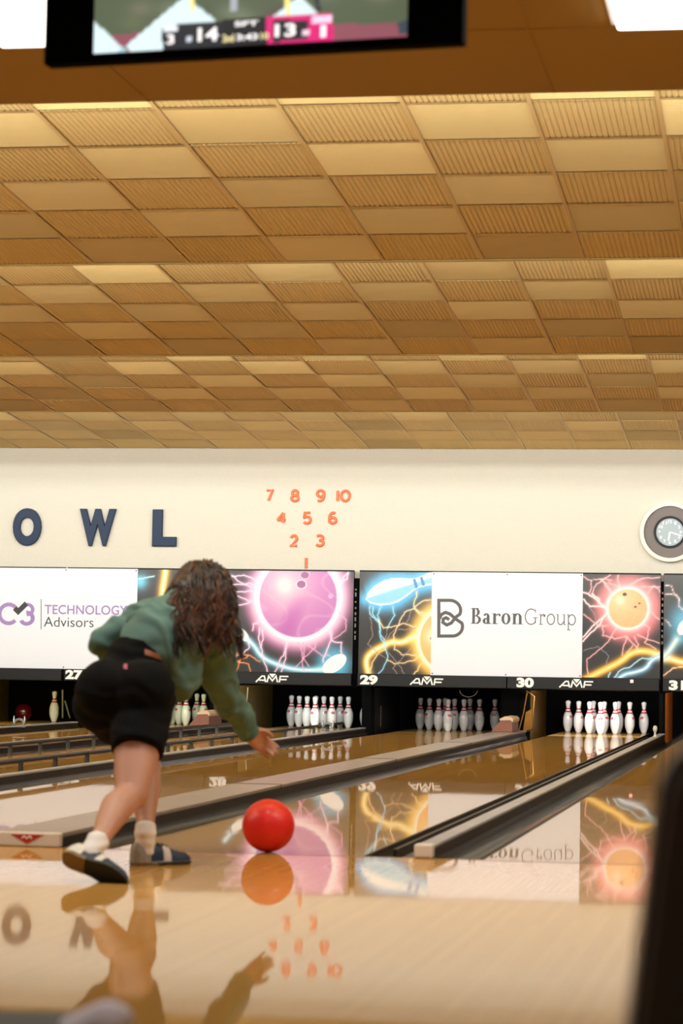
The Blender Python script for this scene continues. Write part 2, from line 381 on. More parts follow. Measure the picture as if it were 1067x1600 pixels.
for a, b in zip(order[:-1], order[1:]):
    if a == 31: continue
    xa, xb = LANES[a]+H, LANES[b]-H; wide = (xb-xa) > 0.6
    if wide: c0, c1 = xa+0.235, xb-0.235
    else: c0, c1 = xa+0.21, xa+0.275
    d = empty('lane_divider', ((c0+c1)/2, 0, 0), div_lab[(a, b)], 'lane divider', 'lane dividers')
    for (g0, g1) in ((xa, c0), (c1, xb)):
        mb = MB(); gutter_strip(mb, g0, g1, 0.0, 17.34); mb.box(g0, g1, 0.0, 0.004, -.19, -.004); mb.build('gutter', M['gutter'], d)
    mb = MB()
    if wide:
        mb.box(c0, c1, 0.03, 17.25, -.19, 0.034, 1); mb.box(c0-.006, c1+.006, 0.03, 17.25, 0.034, 0.055, 0, 0.004)
        for yy in (4.3, 8.4, 12.6): mb.box(c0-.008, c1+.008, yy-.004, yy+.004, .03, .0575, 1)
    else:
        mb.box(c0, c1, 0.04, 17.25, -.19, 0.036, 1); mb.box(c0-.004, c1+.004, 0.04, 17.25, 0.036, 0.05, 0, 0.003)
        mb.box(xa+.075, xa+.092, 0.25, 17.25, -.03, 0.012, 1)
    mb.build('cap', [M['cap'] if wide else M['capgrey'], M['capside']], d)
    if wide:
        mb = MB(); mb.box(c0-.008, c1+.02, -0.012, 0.03, 0.0, 0.058, 0, 0.006); e_ = mb.build('end_block', M['capend'], d)
        tag(e_, 'white end block with a red triangle badge')
        cx_ = (c0+c1)/2+0.02; mb = MB(); mb.prism([(cx_-.07, .050), (cx_+.07, .050), (cx_, .012)], -.0145, -.011, 0); t_ = mb.build('badge', M['red'], e_)
        mb = MB(); ribbon(mb, [(cx_-.022, .034), (cx_-.012, .044), (cx_, .034), (cx_+.012, .044), (cx_+.022, .034)], .005, -.0152, -.0144); mb.build('badge_mark', M['print_white'], e_)
    else:
        mb = MB(); mb.box(c0-.006, c1+.004, -0.02, 0.05, 0.0, 0.056, 0, 0.008); tag(mb.build('end_block', M['capend'], d), 'small white end block')
    # end cover by the pins on the wide dividers
    if wide:
        t = empty('cap_cover', ((c0+c1)/2-.05, 16.6, .05), {(29, 30): 'brown wedge shaped cover with cream top, at the pin end of the wide divider',
             (27, 28): 'brown wedge shaped cover in front of the yellow-green lit pins'}.get((a, b), 'brown wedge shaped cover at far left divider'), 'cover', 'divider end covers')
        x0, x1 = c0+.0, c1-.05; y0, y1 = 16.35, 16.95
        mb = MB(); xm = x0+.10
        poly = [(x0, .0585), (x1, .0585), (x1, .17), (x1-.03, .185), (xm+.03, .19), (xm, .18), (x0+.035, .10)]
        mb.prism(poly, y0, y1); fix_normals(mb.build('body', mat('cover_brown', srgb(128, 78, 62), 0.45, vary=.15), t))
        mb = MB(); mb.prism([(xm-.005, .182), (x1-.02, .188), (x1+.008, .165), (x1+.012, .195), (xm+.12, .222), (xm+.05, .228), (xm-.01, .20)], y0-.01, y1)
        fix_normals(mb.build('top', mat('cover_cream', srgb(205, 180, 150), 0.5, vary=.15), t))

# bumper rails of lane 28
def bumper(X, zt, zf_, y0, y1, yp0, step, label, bracket=None):
    t = empty('bumper_rail', (X, y0, zf_), label, 'bumper rail', 'bumper rails')
    mb = MB(); mb.box(X-.016, X+.016, y0, y1, zt-.027, zt, 0, .007); mb.build('rail', M['rail'], t)
    mb = MB(); mb.box(X+.004, X+.016, y0, y1, zt, zt+.003); mb.build('rail_strip', mat('rail_strip', srgb(120, 112, 104), .3, metal=.7), t)
    y = yp0; n = 0
    while y < y1-.1 and n < 30:
        mb = MB(); mb.box(X-.012, X+.012, y-.012, y+.012, zf_-.03, zt-.03); mb.box(X+.012, X+.019, y-.006, y+.006, zf_-.03, zt-.004)
        mb.build('post', M['post'], t); y += step; n += 1
    return t
def bracket(X, y, z, label):
    t = empty('rail_bracket', (X, y, z), label, 'bracket')
    mb = MB()
    pts = arc(0, 0.035, .05, .045, 200, -20, 14)
    ribbon(mb, [(X+p[0], z+p[1]) for p in pts], .022, y-.012, y+.012)
    mb.box(X-.07, X+.07, y-.014, y+.014, z-.004, z+.006)
    mb.build('ring', M['chrome'], t)
    for s in (-1, 1):
        mb = MB(); mb.tube([(X+s*.055, y, z+.04), (X+s*.06, y, z+.075), (X+s*.058, y, z+.115)], [.016, .014, .006], 8); mb.build('horn', M['chrome'], t)
bumper(-2.755, .122, .03, 1.2, 16.6, 1.8, .735, 'near bumper rail on short posts, along the right side of lane 28')
bumper(-4.02, .095, -.02, 1.2, 16.6, 2.05, .77, 'upper bumper rail on posts, beyond the near one, left side of lane 28')
bracket(-2.68, 15.4, .06, 'small chrome bracket in front of the white lane 28 pins')
bracket(at(30, 1130, 14.6).x, 14.6, .055, 'small chrome bracket in front of the dark red ball at left')
t = empty('cap_peg', (.775, 15.9, .05), 'small pale peg standing on narrow divider near lane 30 pins', 'peg')
mb = MB(); mb.lathe([(.0, 0), (.022, 0), (.02, .01), (.012, .02), (.012, .05), (.022, .065), (.026, .09), (.018, .115), (0, .12)], 14, loc=(.775, 15.9, .052)); mb.build('peg_body', mat('peg_pale', srgb(200, 196, 186), .3), t)

# side walls of the pin decks, one partition between each two lanes
PNAME = {26: 'far left, beyond the lone yellow-lit pin', 27: 'left of the yellow-green lit rack', 28: 'left of the white rack, olive board', 29: 'left of the dim grey rack',
         30: 'left of the brightest rack, with golden guide frame', 31: 'right of the brightest rack, orange board'}
KB = {28: M['kick'], 30: mat('kickback_gold', srgb(92, 64, 20), .3, vary=.85, vscale=14, coat=.4), 31: mat('kickback_orange', srgb(160, 90, 38), .4, vary=.4, vscale=14), 26: M['kick'], 27: M['kick']}
gm = mat('gold_metal', srgb(130, 88, 28), .4, metal=.6, vary=.3, vscale=20)
for a, b in zip(order[:-1], order[1:]):
    if a == 31: continue
    x0, x1 = LANES[a]+.745, LANES[b]-.745
    t = empty('pit_partition', ((x0+x1)/2, 17.4, -.19), 'black partition between pin decks, '+PNAME[b], 'partition', 'pit partitions')
    mb = MB(); mb.box(x0+.012, x1-.012, 17.36, 19.3, -.19, .62); mb.build('core', M['void'], t)
    for sd_, (q0, q1) in enumerate(((x0, x0+.0115), (x1-.0115, x1))):
        mb = MB(); mb.box(q0, q1, 17.45, 19.3, -.08, .50); mb.build('side_board', KB.get(b, M['black']) if sd_ else M['black'], t)
    mb = MB(); pw = min(.03, (x1-x0)/2-.001); mb.box(x0-.012, x0+pw, 17.38, 17.449, -.08, .55); mb.build('edge_post', M['void'], t)
    mb = MB(); mb.box(x1-pw, x1+.012, 17.38, 17.449, -.08, .55); mb.build('edge_post', M['void'], t)
    if b == 30:
        mb = MB(); mb.tube([(-.86, 17.33, .0), (-.80, 17.33, .24), (-.76, 17.33, .50)], .008, 8); mb.build('guide_rod', gm, t)
        mb = MB(); mb.tube([(-.84, 17.33, .02), (-.70, 17.33, .06), (-.68, 17.33, .44), (-.77, 17.33, .5)], .009, 8); mb.build('guide_rod', gm, t)
        mb = MB(); mb.prism([(-.80, .04), (-.70, .07), (-.70, .30), (-.77, .26)], 17.30, 17.32); mb.build('guide_plate', gm, t)

# pit odds and ends
mb = MB(); mb.ball((at(37, 1118, 19.0).x, 19.0, .108), .108, 28); tag(mb.build('bowling_ball', mat('ball_dark_red', srgb(88, 8, 18), .25, coat=.6)), 'dark red bowling ball behind the chrome bracket at far left', 'bowling ball')
for i, (x0, x1, y0, y1) in enumerate(((98, 98, 1078, 1122), (99, 107, 1095, 1122))):
    mb = MB(); mb.tube([at(x0, y0, 17.6)+Vector((0, .06*i, 0)), at(x1, y1, 17.6)+Vector((0, .06*i, 0))], .012, 8)
    tag(mb.build('guide_rod', mat('rod_olive', srgb(70, 68, 36), .4)), ['upright olive rod right of the lone left pin', 'slanting olive rod leaning on the upright one right of lone left pin'][i], 'rod', 'olive rods')
mb = MB(); P_ = [at(732+14*math.cos(a), 1078+11*math.sin(a), 17.6) for a in np.linspace(PI*.02, PI*.98, 14)]; mb.tube(P_, .004, 6)
tag(mb.build('hanging_cable', mat('cable_grey', srgb(110, 105, 98), .5)), 'thin grey cable sagging below the black band above the dim rack', 'cable')
mb = MB(); mb.tube([at(387, 1074, 17.5), at(386, 1090, 17.5), at(381, 1112, 17.5)], .008, 8)
tag(mb.build('lever_rod', mat('lever_pale', srgb(110, 106, 76), .4)), 'thin pale lever hanging beside the person\'s right sleeve', 'rod')
mb = MB(); mb.box(0, .055, 0, .05, 0, .25, 0, .01)
o = mb.build('rubber_bumper', mat('bumper_grey', srgb(58, 54, 38), .6, vary=.3, vscale=20)); o.location = at(588, 1136, 17.9); tag(o, 'grey worn rubber buffer between the white rack and the dim rack', 'buffer')

# ------------------------------------------------------------------ pins
def pin_mesh():
    z = [0, .012, .045, .083, .114, .149, .184, .199, .2135, .222, .236, .240, .254, .258, .272, .283, .296, .317, .343, .358, .370, .377, .381]
    d = [51.6, 57.2, 81, 99, 114.5, 121.1, 115.8, 108, 97, 89, 76, 72.5, 63.5, 61.5, 52.5, 48, 46.5, 52, 62.5, 64.5, 57, 40, 0.0]
    # official outline, squeezed a little at the neck
    zz = [0, .019, .057, .0857, .1143, .149, .184, .2135, .2389, .2540, .2765, .2985, .3200, .3430, .3580, .3700, .3775, .381]
    dd = [53, 71.8, 99.3, 114.3, 119.5, 121.1, 115.7, 96.0, 73.5, 62.5, 49.5, 45.7, 53.2, 61.5, 64.3, 56.5, 36, 0.5]
    zs = np.unique(np.concatenate([np.linspace(0, .381, 58), [.238, .253, .272, .290]]))
    prof = [(np.interp(q, zz, dd)/2000.0, q) for q in zs]
    mis = []
    for i in range(len(zs)-1):
        q = (zs[i]+zs[i+1])/2; mis.append(1 if (.238 < q < .253 or .272 < q < .290) else 0)
    mb = MB(); mb.lathe([(0.0, 0.0)]+prof, 36, mis=[0]+mis)
    # oval crown emblem wrapped on the belly, facing -Y
    def rad(q): return float(np.interp(q, zz, dd))/2000.0
    nz, na = 9, 14; v = []; f = []
    for i in range(nz):
        for j in range(na):
            a = (j/(na-1)*2-1); b_ = (i/(nz-1)*2-1)
            s_ = math.sqrt(max(0, 1-b_*b_*.98)); zq = .183+b_*.0155
            ph = -PI/2+a*s_*.44
            rr = rad(zq)+.0007
            v.append((rr*math.cos(ph), rr*math.sin(ph), zq))
    for i in range(nz-1):
        for j in range(na-1): f.append((i*na+j, i*na+j+1, (i+1)*na+j+1, (i+1)*na+j))
    mb.add(v, f, 1, True)
    # pale script inside the emblem
    for (a0, a1, zq) in ((-.25, -.02, .186), (.03, .22, .186), (-.18, .16, .176)):
        vv = []
        for j in range(6):
            ph = -PI/2+a0+(a1-a0)*j/5
            for dz in (-.0018, .0018): vv.append(((rad(zq+dz)+.0012)*math.cos(ph), (rad(zq+dz)+.0012)*math.sin(ph), zq+dz))
        mb.add(vv, [(2*j, 2*j+2, 2*j+3, 2*j+1) for j in range(5)], 0, True)
    return mb
proto = pin_mesh().build('bowling_pin', [M['pin'], M['pinred']])
RACK = {1: (0, 0), 2: (-.5, 1), 3: (.5, 1), 4: (-1, 2), 5: (0, 2), 6: (1, 2), 7: (-1.5, 3), 8: (-.5, 3), 9: (.5, 3), 10: (1.5, 3)}
POSN = {1: 'head pin at the front', 2: 'second row, left', 3: 'second row, right', 4: 'third row, left end', 5: 'third row, middle', 6: 'third row, right end',
        7: 'back row, leftmost', 8: 'back row, second from left', 9: 'back row, third from left', 10: 'back row, rightmost'}
RNAME = {26: ('yellow-lit lone', [8]), 27: ('yellow-green lit rack', [1, 3, 5, 6, 8, 9]), 28: ('white rack behind the bumper rail', list(range(1, 11))),
         29: ('dim rack beside a brown cover', list(range(1, 11))), 30: ('brightest rack at right', list(range(1, 11)))}
first = True
for ln, (nm, ids) in RNAME.items():
    for k in ids:
        o = proto if first else proto.copy()
        if not first: COL.objects.link(o)
        first = False
        a, b = RACK[k]; x, y = LANES[ln]+a*.3048, 18.29+b*.264
        if ln == 26: y = 18.82; x = at(85, 1100, 18.82).x
        o.location = (x, y, 0); o.rotation_euler = (0, 0, random.uniform(-1.3, 1.5))
        if ln == 26: tag(o, 'lone yellow-lit bowling pin standing at far left', 'bowling pin', 'bowling pins')
        else: tag(o, 'white bowling pin, %s of the %s' % (POSN[k], nm), 'bowling pin', 'bowling pins')

# ------------------------------------------------------------------ masking units with printed artwork
MY = 17.0
ZB0, ZB1, ZT = 0.525, 0.667, 1.826
def zp(sx, ox, oy): return lambda x, y: at(ox+x/sx, oy+y/sx, MY)
class Art:
    def __init__(s, x0, x1, z0, z1, st=0.0072):
        s.nx = int((x1-x0)/st)+1; s.nz = int((z1-z0)/st)+1
        s.X, s.Z = np.meshgrid(np.linspace(x0, x1, s.nx), np.linspace(z0, z1, s.nz))
        s.c = np.zeros(s.X.shape+(3,)); s.x0, s.x1, s.z0, s.z1 = x0, x1, z0, z1
    def fill(s, c): s.c[:] = np.array(c)/255.0
    def over(s, a, c): a = np.clip(a, 0, 1)[..., None]; s.c = s.c*(1-a)+np.array(c)/255.0*a
    def screen(s, a, c): a = np.clip(a, 0, 1)[..., None]; s.c = 1-(1-s.c)*(1-np.array(c)/255.0*a)
    def dist(s, pts):
        D = np.full(s.X.shape, 9.0)
        for p, q in zip(pts[:-1], pts[1:]):
            dx, dz = q[0]-p[0], q[1]-p[1]; L2 = dx*dx+dz*dz+1e-12
            t = np.clip(((s.X-p[0])*dx+(s.Z-p[1])*dz)/L2, 0, 1)
            D = np.minimum(D, np.hypot(s.X-p[0]-t*dx, s.Z-p[1]-t*dz))
        return D
    def bolt(s, conv, pix, c, wd=.006, glow=.02, ga=.5, jit=.012, core=(255, 255, 255), closed=False):
        P = [conv(*q) for q in pix]; P = [(p.x, p.z) for p in P]
        for it in range(3):
            Q = [P[0]]
            for p, q in zip(P[:-1], P[1:]):
                L_ = math.hypot(q[0]-p[0], q[1]-p[1]); k = min(jit, L_*.16)/(1.4**it)
                Q += [((p[0]+q[0])/2+random.uniform(-k, k), (p[1]+q[1])/2+random.uniform(-k, k)), q]
            P = Q
        D = s.dist(P); wd *= .78; glow *= .8
        s.screen(np.exp(-(D/glow)**1.5)*ga, c); s.over(np.exp(-(D/wd)**2)*.95, c); s.over(np.exp(-(D/(wd*.55))**2)*.8, core)
    def beam(s, conv, pix, c, wd, glow, core=(255, 250, 225)):
        P = [conv(*q) for q in pix]; P = [(p.x, p.z) for p in P]
        for it in range(2):       # round the bends
            Q = [P[0]]
            for p, q in zip(P[:-1], P[1:]): Q += [(p[0]*.75+q[0]*.25, p[1]*.75+q[1]*.25), (p[0]*.25+q[0]*.75, p[1]*.25+q[1]*.75)]
            P = Q+[P[-1]]
        D = s.dist(P); s.screen(np.exp(-(D/glow)**2), c); s.over(np.exp(-(D/wd)**4), c); s.over(np.exp(-(D/(wd*.6))**2)*.95, core)
    def orb(s, conv, cx, cy, rx, body, lite, glow, rim, ga=1.0, gr=1.6, rimw=.03, hl=(-.35, .4)):
        C_ = conv(cx, cy); R_ = abs(conv(cx+rx, cy).x-C_.x); d = np.hypot(s.X-C_.x, s.Z-C_.z); n = d/R_
        s.screen(np.exp(-(np.maximum(n-1, 0)/(gr-1)*1.2)**3)*ga, glow)
        s.over(np.exp(-(np.maximum(d-R_, 0)/(rimw*1.3))**1.6), rim)
        inside = np.clip((R_-d)/.008, 0, 1); s.over(inside, body)
        h = np.hypot((s.X-C_.x)/R_-hl[0], (s.Z-C_.z)/R_-hl[1]); s.over(inside*np.exp(-(h/.75)**2)*.85, lite); s.over(inside*np.exp(-(h/.2)**2)*.8, (255, 245, 235))
        sw = np.sin(7*(s.X-C_.x)/R_+3*np.sin(5*(s.Z-C_.z)/R_)+2*np.sin(4*(s.X+s.Z)/R_)); s.over(inside*np.clip(sw-.72, 0, 1)*.8, lite)
        s.over(np.exp(-((d-R_)/.010)**2)*.6, rim)
    def disc(s, conv, cx, cy, r, c, edge=None, sq=1.0, ang=0.0):
        C_ = conv(cx, cy); R_ = abs(conv(cx+r, cy).x-C_.x); dx, dz = s.X-C_.x, s.Z-C_.z
        ca, sa = math.cos(ang), math.sin(ang); u = dx*ca+dz*sa; v = (-dx*sa+dz*ca)/sq; d = np.hypot(u, v)
        if edge: s.over(np.clip((R_+.014-d)/.008, 0, 1), edge)
        s.over(np.clip((R_-d)/.008, 0, 1), c)
    def build(s, name, y, parent):
        c = np.clip(s.c, 0, 1); lin = np.where(c <= .04045, c/12.92, ((c+.055)/1.055)**2.4)
        nx, nz = s.nx, s.nz; idx = np.arange(nx*nz).reshape(nz, nx)
        co = np.stack([s.X, np.full_like(s.X, y), s.Z], -1).reshape(-1, 3)
        q = np.stack([idx[:-1, :-1], idx[:-1, 1:], idx[1:, 1:], idx[1:, :-1]], -1).reshape(-1, 4)
        me = bpy.data.meshes.new(name); me.from_pydata(co.tolist(), [], q.tolist())
        at_ = me.color_attributes.new('print', 'FLOAT_COLOR', 'POINT')
        at_.data.foreach_set('color', np.concatenate([lin.reshape(-1, 3), np.ones((nx*nz, 1))], 1).ravel().astype(np.float32))
        me.materials.append(M['art']); o = bpy.data.objects.new(name, me); COL.objects.link(o)
        if parent is not None: o.parent = parent; o.matrix_parent_inverse = parent_world(parent).inverted()
        return o
YEL = (255, 190, 60); CYA = (90, 190, 240); PNK = (235, 150, 160); PUR = (225, 160, 225)
DARK = (24, 22, 25)
def bolts(A, cv, lst, **kw):
    for pix in lst: A.bolt(cv, pix, **kw)

def art_right_pair():      # over lanes 29 and 30
    A = Art(-2.655, 0.757, ZB1, ZT); A.fill(DARK)
    g = np.clip((A.Z-1.15)/.7, 0, 1); A.over(g*.3, (120, 118, 122))  # grey gloss towards the top, painted into the print colours
    c = zp(8.42, 560, 890)
    # glowing pin
    B, E_ = c(100, 390), c(1010, 100); ax = Vector((E_.x-B.x, E_.z-B.z)); L_ = ax.length; ax /= L_; nrm = Vector((-ax.y, ax.x))
    t = ((A.X-B.x)*ax.x+(A.Z-B.z)*ax.y)/L_; v = (A.X-B.x)*nrm.x+(A.Z-B.z)*nrm.y
    hw = np.interp(t, [0, .04, .15, .3, .42, .55, .66, .74, .84, 1.0], np.array([0, 62, 125, 158, 155, 120, 78, 60, 64, 92]))/8.42/137.0
    sd = np.where((t > 0) & (t < 1.05), np.abs(v)-hw, np.hypot(np.minimum(t, 0)*L_, v))
    A.screen(np.exp(-(np.maximum(sd, 0)/.115)**2), (60, 175, 245))
    ins = np.clip(-sd/.006, 0, 1); A.over(ins, (140, 205, 235)); A.over(ins*np.clip((v/np.maximum(hw, .01)+.05)*2.5, 0, 1), (248, 250, 252))
    A.over(np.exp(-((sd+.004)/.009)**2), (255, 255, 255))
    for t0 in (.715, .815): A.over(ins*np.exp(-((t-t0)/.022)**4), (70, 130, 195))
    A.beam(c, [(140, 1400), (90, 1200), (160, 1090), (350, 990), (450, 945), (570, 965), (700, 895), (830, 850)], (255, 200, 70), .030, .055)
    A.orb(c, 1233, 925, 433, (235, 160, 85), (250, 205, 140), (255, 190, 60), (255, 250, 235), gr=1.45, rimw=.035, hl=(-.6, .1))
    A.disc(c, 965, 905, 26, (110, 70, 45))
    bolts(A, c, [[(150, 480), (150, 580), (260, 660), (285, 850), (340, 960), (370, 1080), (375, 1190), (260, 1370)], [(300, 480), (250, 600), (280, 830), (350, 940)],
                 [(450, 480), (480, 600), (380, 770)], [(190, 490), (185, 580), (260, 690)]], c=CYA, wd=.0075, glow=.02, core=(215, 240, 255))
    bolts(A, c, [[(270, 660), (330, 770), (430, 760), (590, 705), (700, 745), (775, 775)], [(770, 290), (740, 400), (735, 500), (870, 615)], [(950, 400), (820, 430), (740, 490)],
                 [(735, 510), (610, 560), (530, 720), (460, 860), (470, 1050), (570, 1120), (760, 1130)], [(380, 1190), (470, 1240), (740, 1190), (790, 1150)],
                 [(350, 1050), (240, 1130), (150, 1320)], [(720, 1380), (780, 1330), (800, 1270), (860, 1225)], [(740, 510), (800, 560), (905, 580)]], c=(235, 190, 120), wd=.0068, glow=.018, core=(255, 240, 205))
    bolts(A, c, [[(150, 630), (190, 870), (120, 980), (190, 1040), (350, 1160)], [(380, 770), (350, 940)], [(690, 550), (630, 700)], [(600, 1130), (510, 1220), (600, 1370)], [(680, 1040), (600, 1130)],
                 [(390, 1090), (450, 1150), (500, 1240), (450, 1300), (510, 1370)], [(760, 770), (480, 790), (380, 910)]], c=(150, 120, 110), wd=.0048, glow=.012, ga=.25, core=(175, 150, 135))
    c = zp(6.586, 905, 890)
    A.orb(c, 500, 400, 205, (246, 178, 128), (252, 205, 160), (240, 115, 125), (255, 240, 240), gr=1.95, rimw=.03, hl=(-.4, .4))
    A.disc(c, 467, 255, 25, (95, 50, 35), sq=.8); A.disc(c, 618, 347, 16, (110, 62, 48), sq=.8); A.disc(c, 577, 384, 18, (110, 62, 48), sq=.75)
    A.beam(c, [(60, 1130), (250, 1035), (430, 945), (520, 865), (620, 835), (740, 845), (850, 890)], (255, 180, 30), .032, .055, core=(255, 235, 170))
    A.beam(c, [(400, 1125), (470, 1075), (560, 1060), (690, 1020), (740, 930), (850, 880)], (110, 180, 230), .022, .045, core=(240, 250, 255))
    bolts(A, c, [[(360, 1110), (430, 1030), (540, 990), (650, 910), (760, 910)], [(300, 1110), (318, 1060)]], c=CYA, wd=.009, glow=.02)
    bolts(A, c, [[(40, 235), (180, 310), (280, 405)], [(45, 305), (110, 380), (260, 390)], [(38, 695), (160, 560), (290, 440)], [(38, 740), (215, 560), (260, 480)], [(130, 250), (200, 300), (215, 350)]], c=(240, 190, 205), wd=.011, glow=.02)
    bolts(A, c, [[(410, 185), (400, 60)], [(330, 240), (230, 110), (150, 190), (140, 250)], [(230, 110), (320, 55)], [(520, 180), (600, 110), (830, 80)], [(710, 240), (760, 170), (835, 180)], [(640, 170), (780, 175), (830, 230)],
                 [(45, 460), (160, 550), (200, 590), (290, 575)], [(240, 590), (240, 680), (370, 715), (470, 690)], [(380, 610), (300, 740), (80, 920), (90, 1070)], [(490, 690), (440, 880)], [(480, 690), (540, 750), (600, 830)],
                 [(565, 690), (610, 770), (585, 830)], [(550, 780), (490, 850)], [(660, 570), (720, 600), (700, 700), (670, 750), (790, 820)], [(600, 670), (835, 760)], [(45, 75), (130, 110), (100, 240)], [(750, 440), (820, 510)],
                 [(300, 130), (420, 170)], [(230, 110), (300, 180), (345, 250)], [(150, 100), (270, 95), (330, 110)]], c=PNK, wd=.0062, glow=.016, core=(255, 215, 220))
    bolts(A, c, [[(45, 835), (190, 790), (230, 820), (305, 890), (280, 980)], [(110, 390), (165, 490), (165, 570)]], c=(125, 115, 140), wd=.0048, glow=.012, ga=.3, core=(150, 140, 165))
    return A
def art_mid_pair():        # over lanes 27 and 28
    A = Art(-6.10, -2.725, ZB1, ZT); A.fill(DARK)
    g = np.clip((A.Z-1.15)/.7, 0, 1); A.over(g*.28, (115, 112, 118))  # same painted gloss, greyer towards the panel top
    c = zp(4.446, 0, 880)
    A.beam(c, [(1150, 40), (1145, 90), (1125, 200), (1130, 300)], (255, 190, 60), .035, .06)
    A.screen(np.exp(-(np.hypot(A.X-c(975, 130).x, A.Z-c(975, 130).z)/.10)**2), (80, 190, 240))
    A.bolt(c, [(960, 110), (1010, 100), (1070, 90)], CYA, .01, .02)
    c = zp(4.85, 340, 880)
    A.beam(c, [(90, 430), (170, 540), (270, 610), (330, 715), (480, 780), (580, 805), (700, 812), (800, 805)], (110, 195, 235), .025, .05, core=(235, 248, 255))
    C_ = c(880, 765); A.screen(np.exp(-(np.hypot(A.X-C_.x, A.Z-C_.z)/.22)**4), (60, 165, 215))
    # lilac ball with a white halo
    O = c(610, 262); d = np.hypot(A.X-O.x, A.Z-O.z); R_ = 300/4.85/137
    A.screen(np.exp(-(np.maximum(d-R_, 0)/.19)**3), (205, 105, 180)); A.over(np.exp(-(np.maximum(d-R_, 0)/.105)**2.0), (255, 245, 255))
    A.orb(c, 610, 262, 298, (184, 112, 184), (236, 200, 214), (0, 0, 0), (255, 235, 255), ga=0, rimw=.02, hl=(-.35, .3))
    ins = np.clip((R_-d)/.02, 0, 1); A.over(ins*np.clip(.6*np.sin(4.5*(A.X-O.x)/R_-2*(A.Z-O.z)/R_+1.2)-.1, 0, 1)*np.clip((O.z+.1-A.Z)/.3, 0, 1), (170, 75, 170))
    A.disc(c, 662, 90, 33, (150, 92, 142), (225, 175, 215), sq=.8); A.disc(c, 634, 160, 36, (150, 92, 142), (250, 215, 240), sq=.85); A.disc(c, 856, 250, 21, (225, 165, 220))
    A.disc(c, 885, 763, 105, (250, 252, 255), sq=.55, ang=.6); A.disc(c, 185, 540, 66, (240, 244, 250), sq=.55, ang=-.75); A.disc(c, 130, 500, 16, (90, 140, 190))
    bolts(A, c, [[(530, 590), (500, 700), (430, 830)], [(525, 600), (515, 700), (480, 830)], [(830, 490), (870, 590), (940, 600), (940, 690)], [(850, 490), (860, 580), (820, 680), (800, 750)], [(120, 712), (200, 680), (240, 640), (240, 580)],
                 [(60, 100), (200, 90), (310, 135)], [(100, 90), (180, 150), (255, 185)], [(100, 160), (240, 150), (290, 170)], [(150, 250), (240, 290)], [(110, 330), (200, 310), (260, 285)], [(100, 205), (180, 215), (270, 215)],
                 [(930, 150), (990, 70)], [(945, 140), (980, 120), (990, 80)], [(320, 490), (310, 560), (340, 700), (380, 830)], [(340, 500), (345, 560), (325, 640)], [(265, 510), (270, 460), (310, 445)]], c=PUR, wd=.0085, glow=.022)
    bolts(A, c, [[(610, 600), (640, 700), (660, 820)], [(650, 600), (650, 720), (690, 780)], [(740, 590), (740, 640), (590, 790)], [(670, 610), (790, 700), (850, 700)], [(920, 370), (975, 430), (970, 510), (880, 570)]], c=(210, 130, 190), wd=.006, glow=.015, core=(235, 185, 225))
    bolts(A, c, [[(100, 690), (250, 700), (320, 745)], [(110, 735), (235, 765), (250, 825)], [(180, 720), (140, 820)], [(110, 760), (180, 730), (230, 700)], [(100, 650), (150, 680)]], c=(225, 120, 50), wd=.007, glow=.016, core=(250, 180, 120))
    return A
def art_sliver(x0, x1):    # over lanes 31 and 32
    A = Art(x0, x1, ZB1, ZT, .012); A.fill(DARK); c = zp(6.586, 905, 890); g = np.clip((A.Z-1.15)/.7, 0, 1); A.over(g*.45, (120, 118, 122))  # upper part greyed by the painted gloss as well
    P_ = c(1110, 560); A.screen(np.exp(-(np.hypot((A.X-P_.x)*1.1, (A.Z-P_.z))/.24)**3), (70, 170, 220)); A.disc(c, 1075, 590, 95, (232, 240, 244), sq=.6, ang=1.05)
    A.beam(c, [(850, 900), (960, 925), (1067, 960), (1500, 980)], (255, 180, 30), .035, .06); A.beam(c, [(870, 900), (930, 830), (1000, 720)], (130, 190, 225), .03, .06)
    bolts(A, c, [[(885, 160), (950, 170), (980, 250), (1030, 310), (1020, 370), (1060, 410)], [(885, 255), (1000, 260), (1030, 330)], [(885, 520), (940, 580)]], c=(190, 150, 160), wd=.006, glow=.015)
    bolts(A, c, [[(850, 1100), (960, 1010), (1067, 1000)]], c=(255, 150, 50), wd=.008, glow=.02)
    return A
def amf(mb, xc, zc, h, y, y1):       # wide italic letters with a wedge over the middle one
    u = h; w_ = .22*u
    P = lambda *q: [(xc+p[0]*u, zc+p[1]*u) for p in q]
    ribbon(mb, P((-2.55, -.5), (-1.62, .42), (-1.22, .42), (-1.0, -.5)), w_, y, y1); ribbon(mb, P((-2.05, -.2), (-1.1, -.2)), w_, y, y1)
    ribbon(mb, P((-.78, -.5), (-.55, .44), (.05, -.28), (.62, .44), (.88, -.5)), w_, y, y1)
    ribbon(mb, P((1.15, -.5), (1.28, .42), (2.55, .42)), w_, y, y1); ribbon(mb, P((1.2, -.06), (2.3, -.06)), w_, y, y1)
    mb.prism(P((-.48, .80), (.58, .80), (.05, .16)), y, y1)
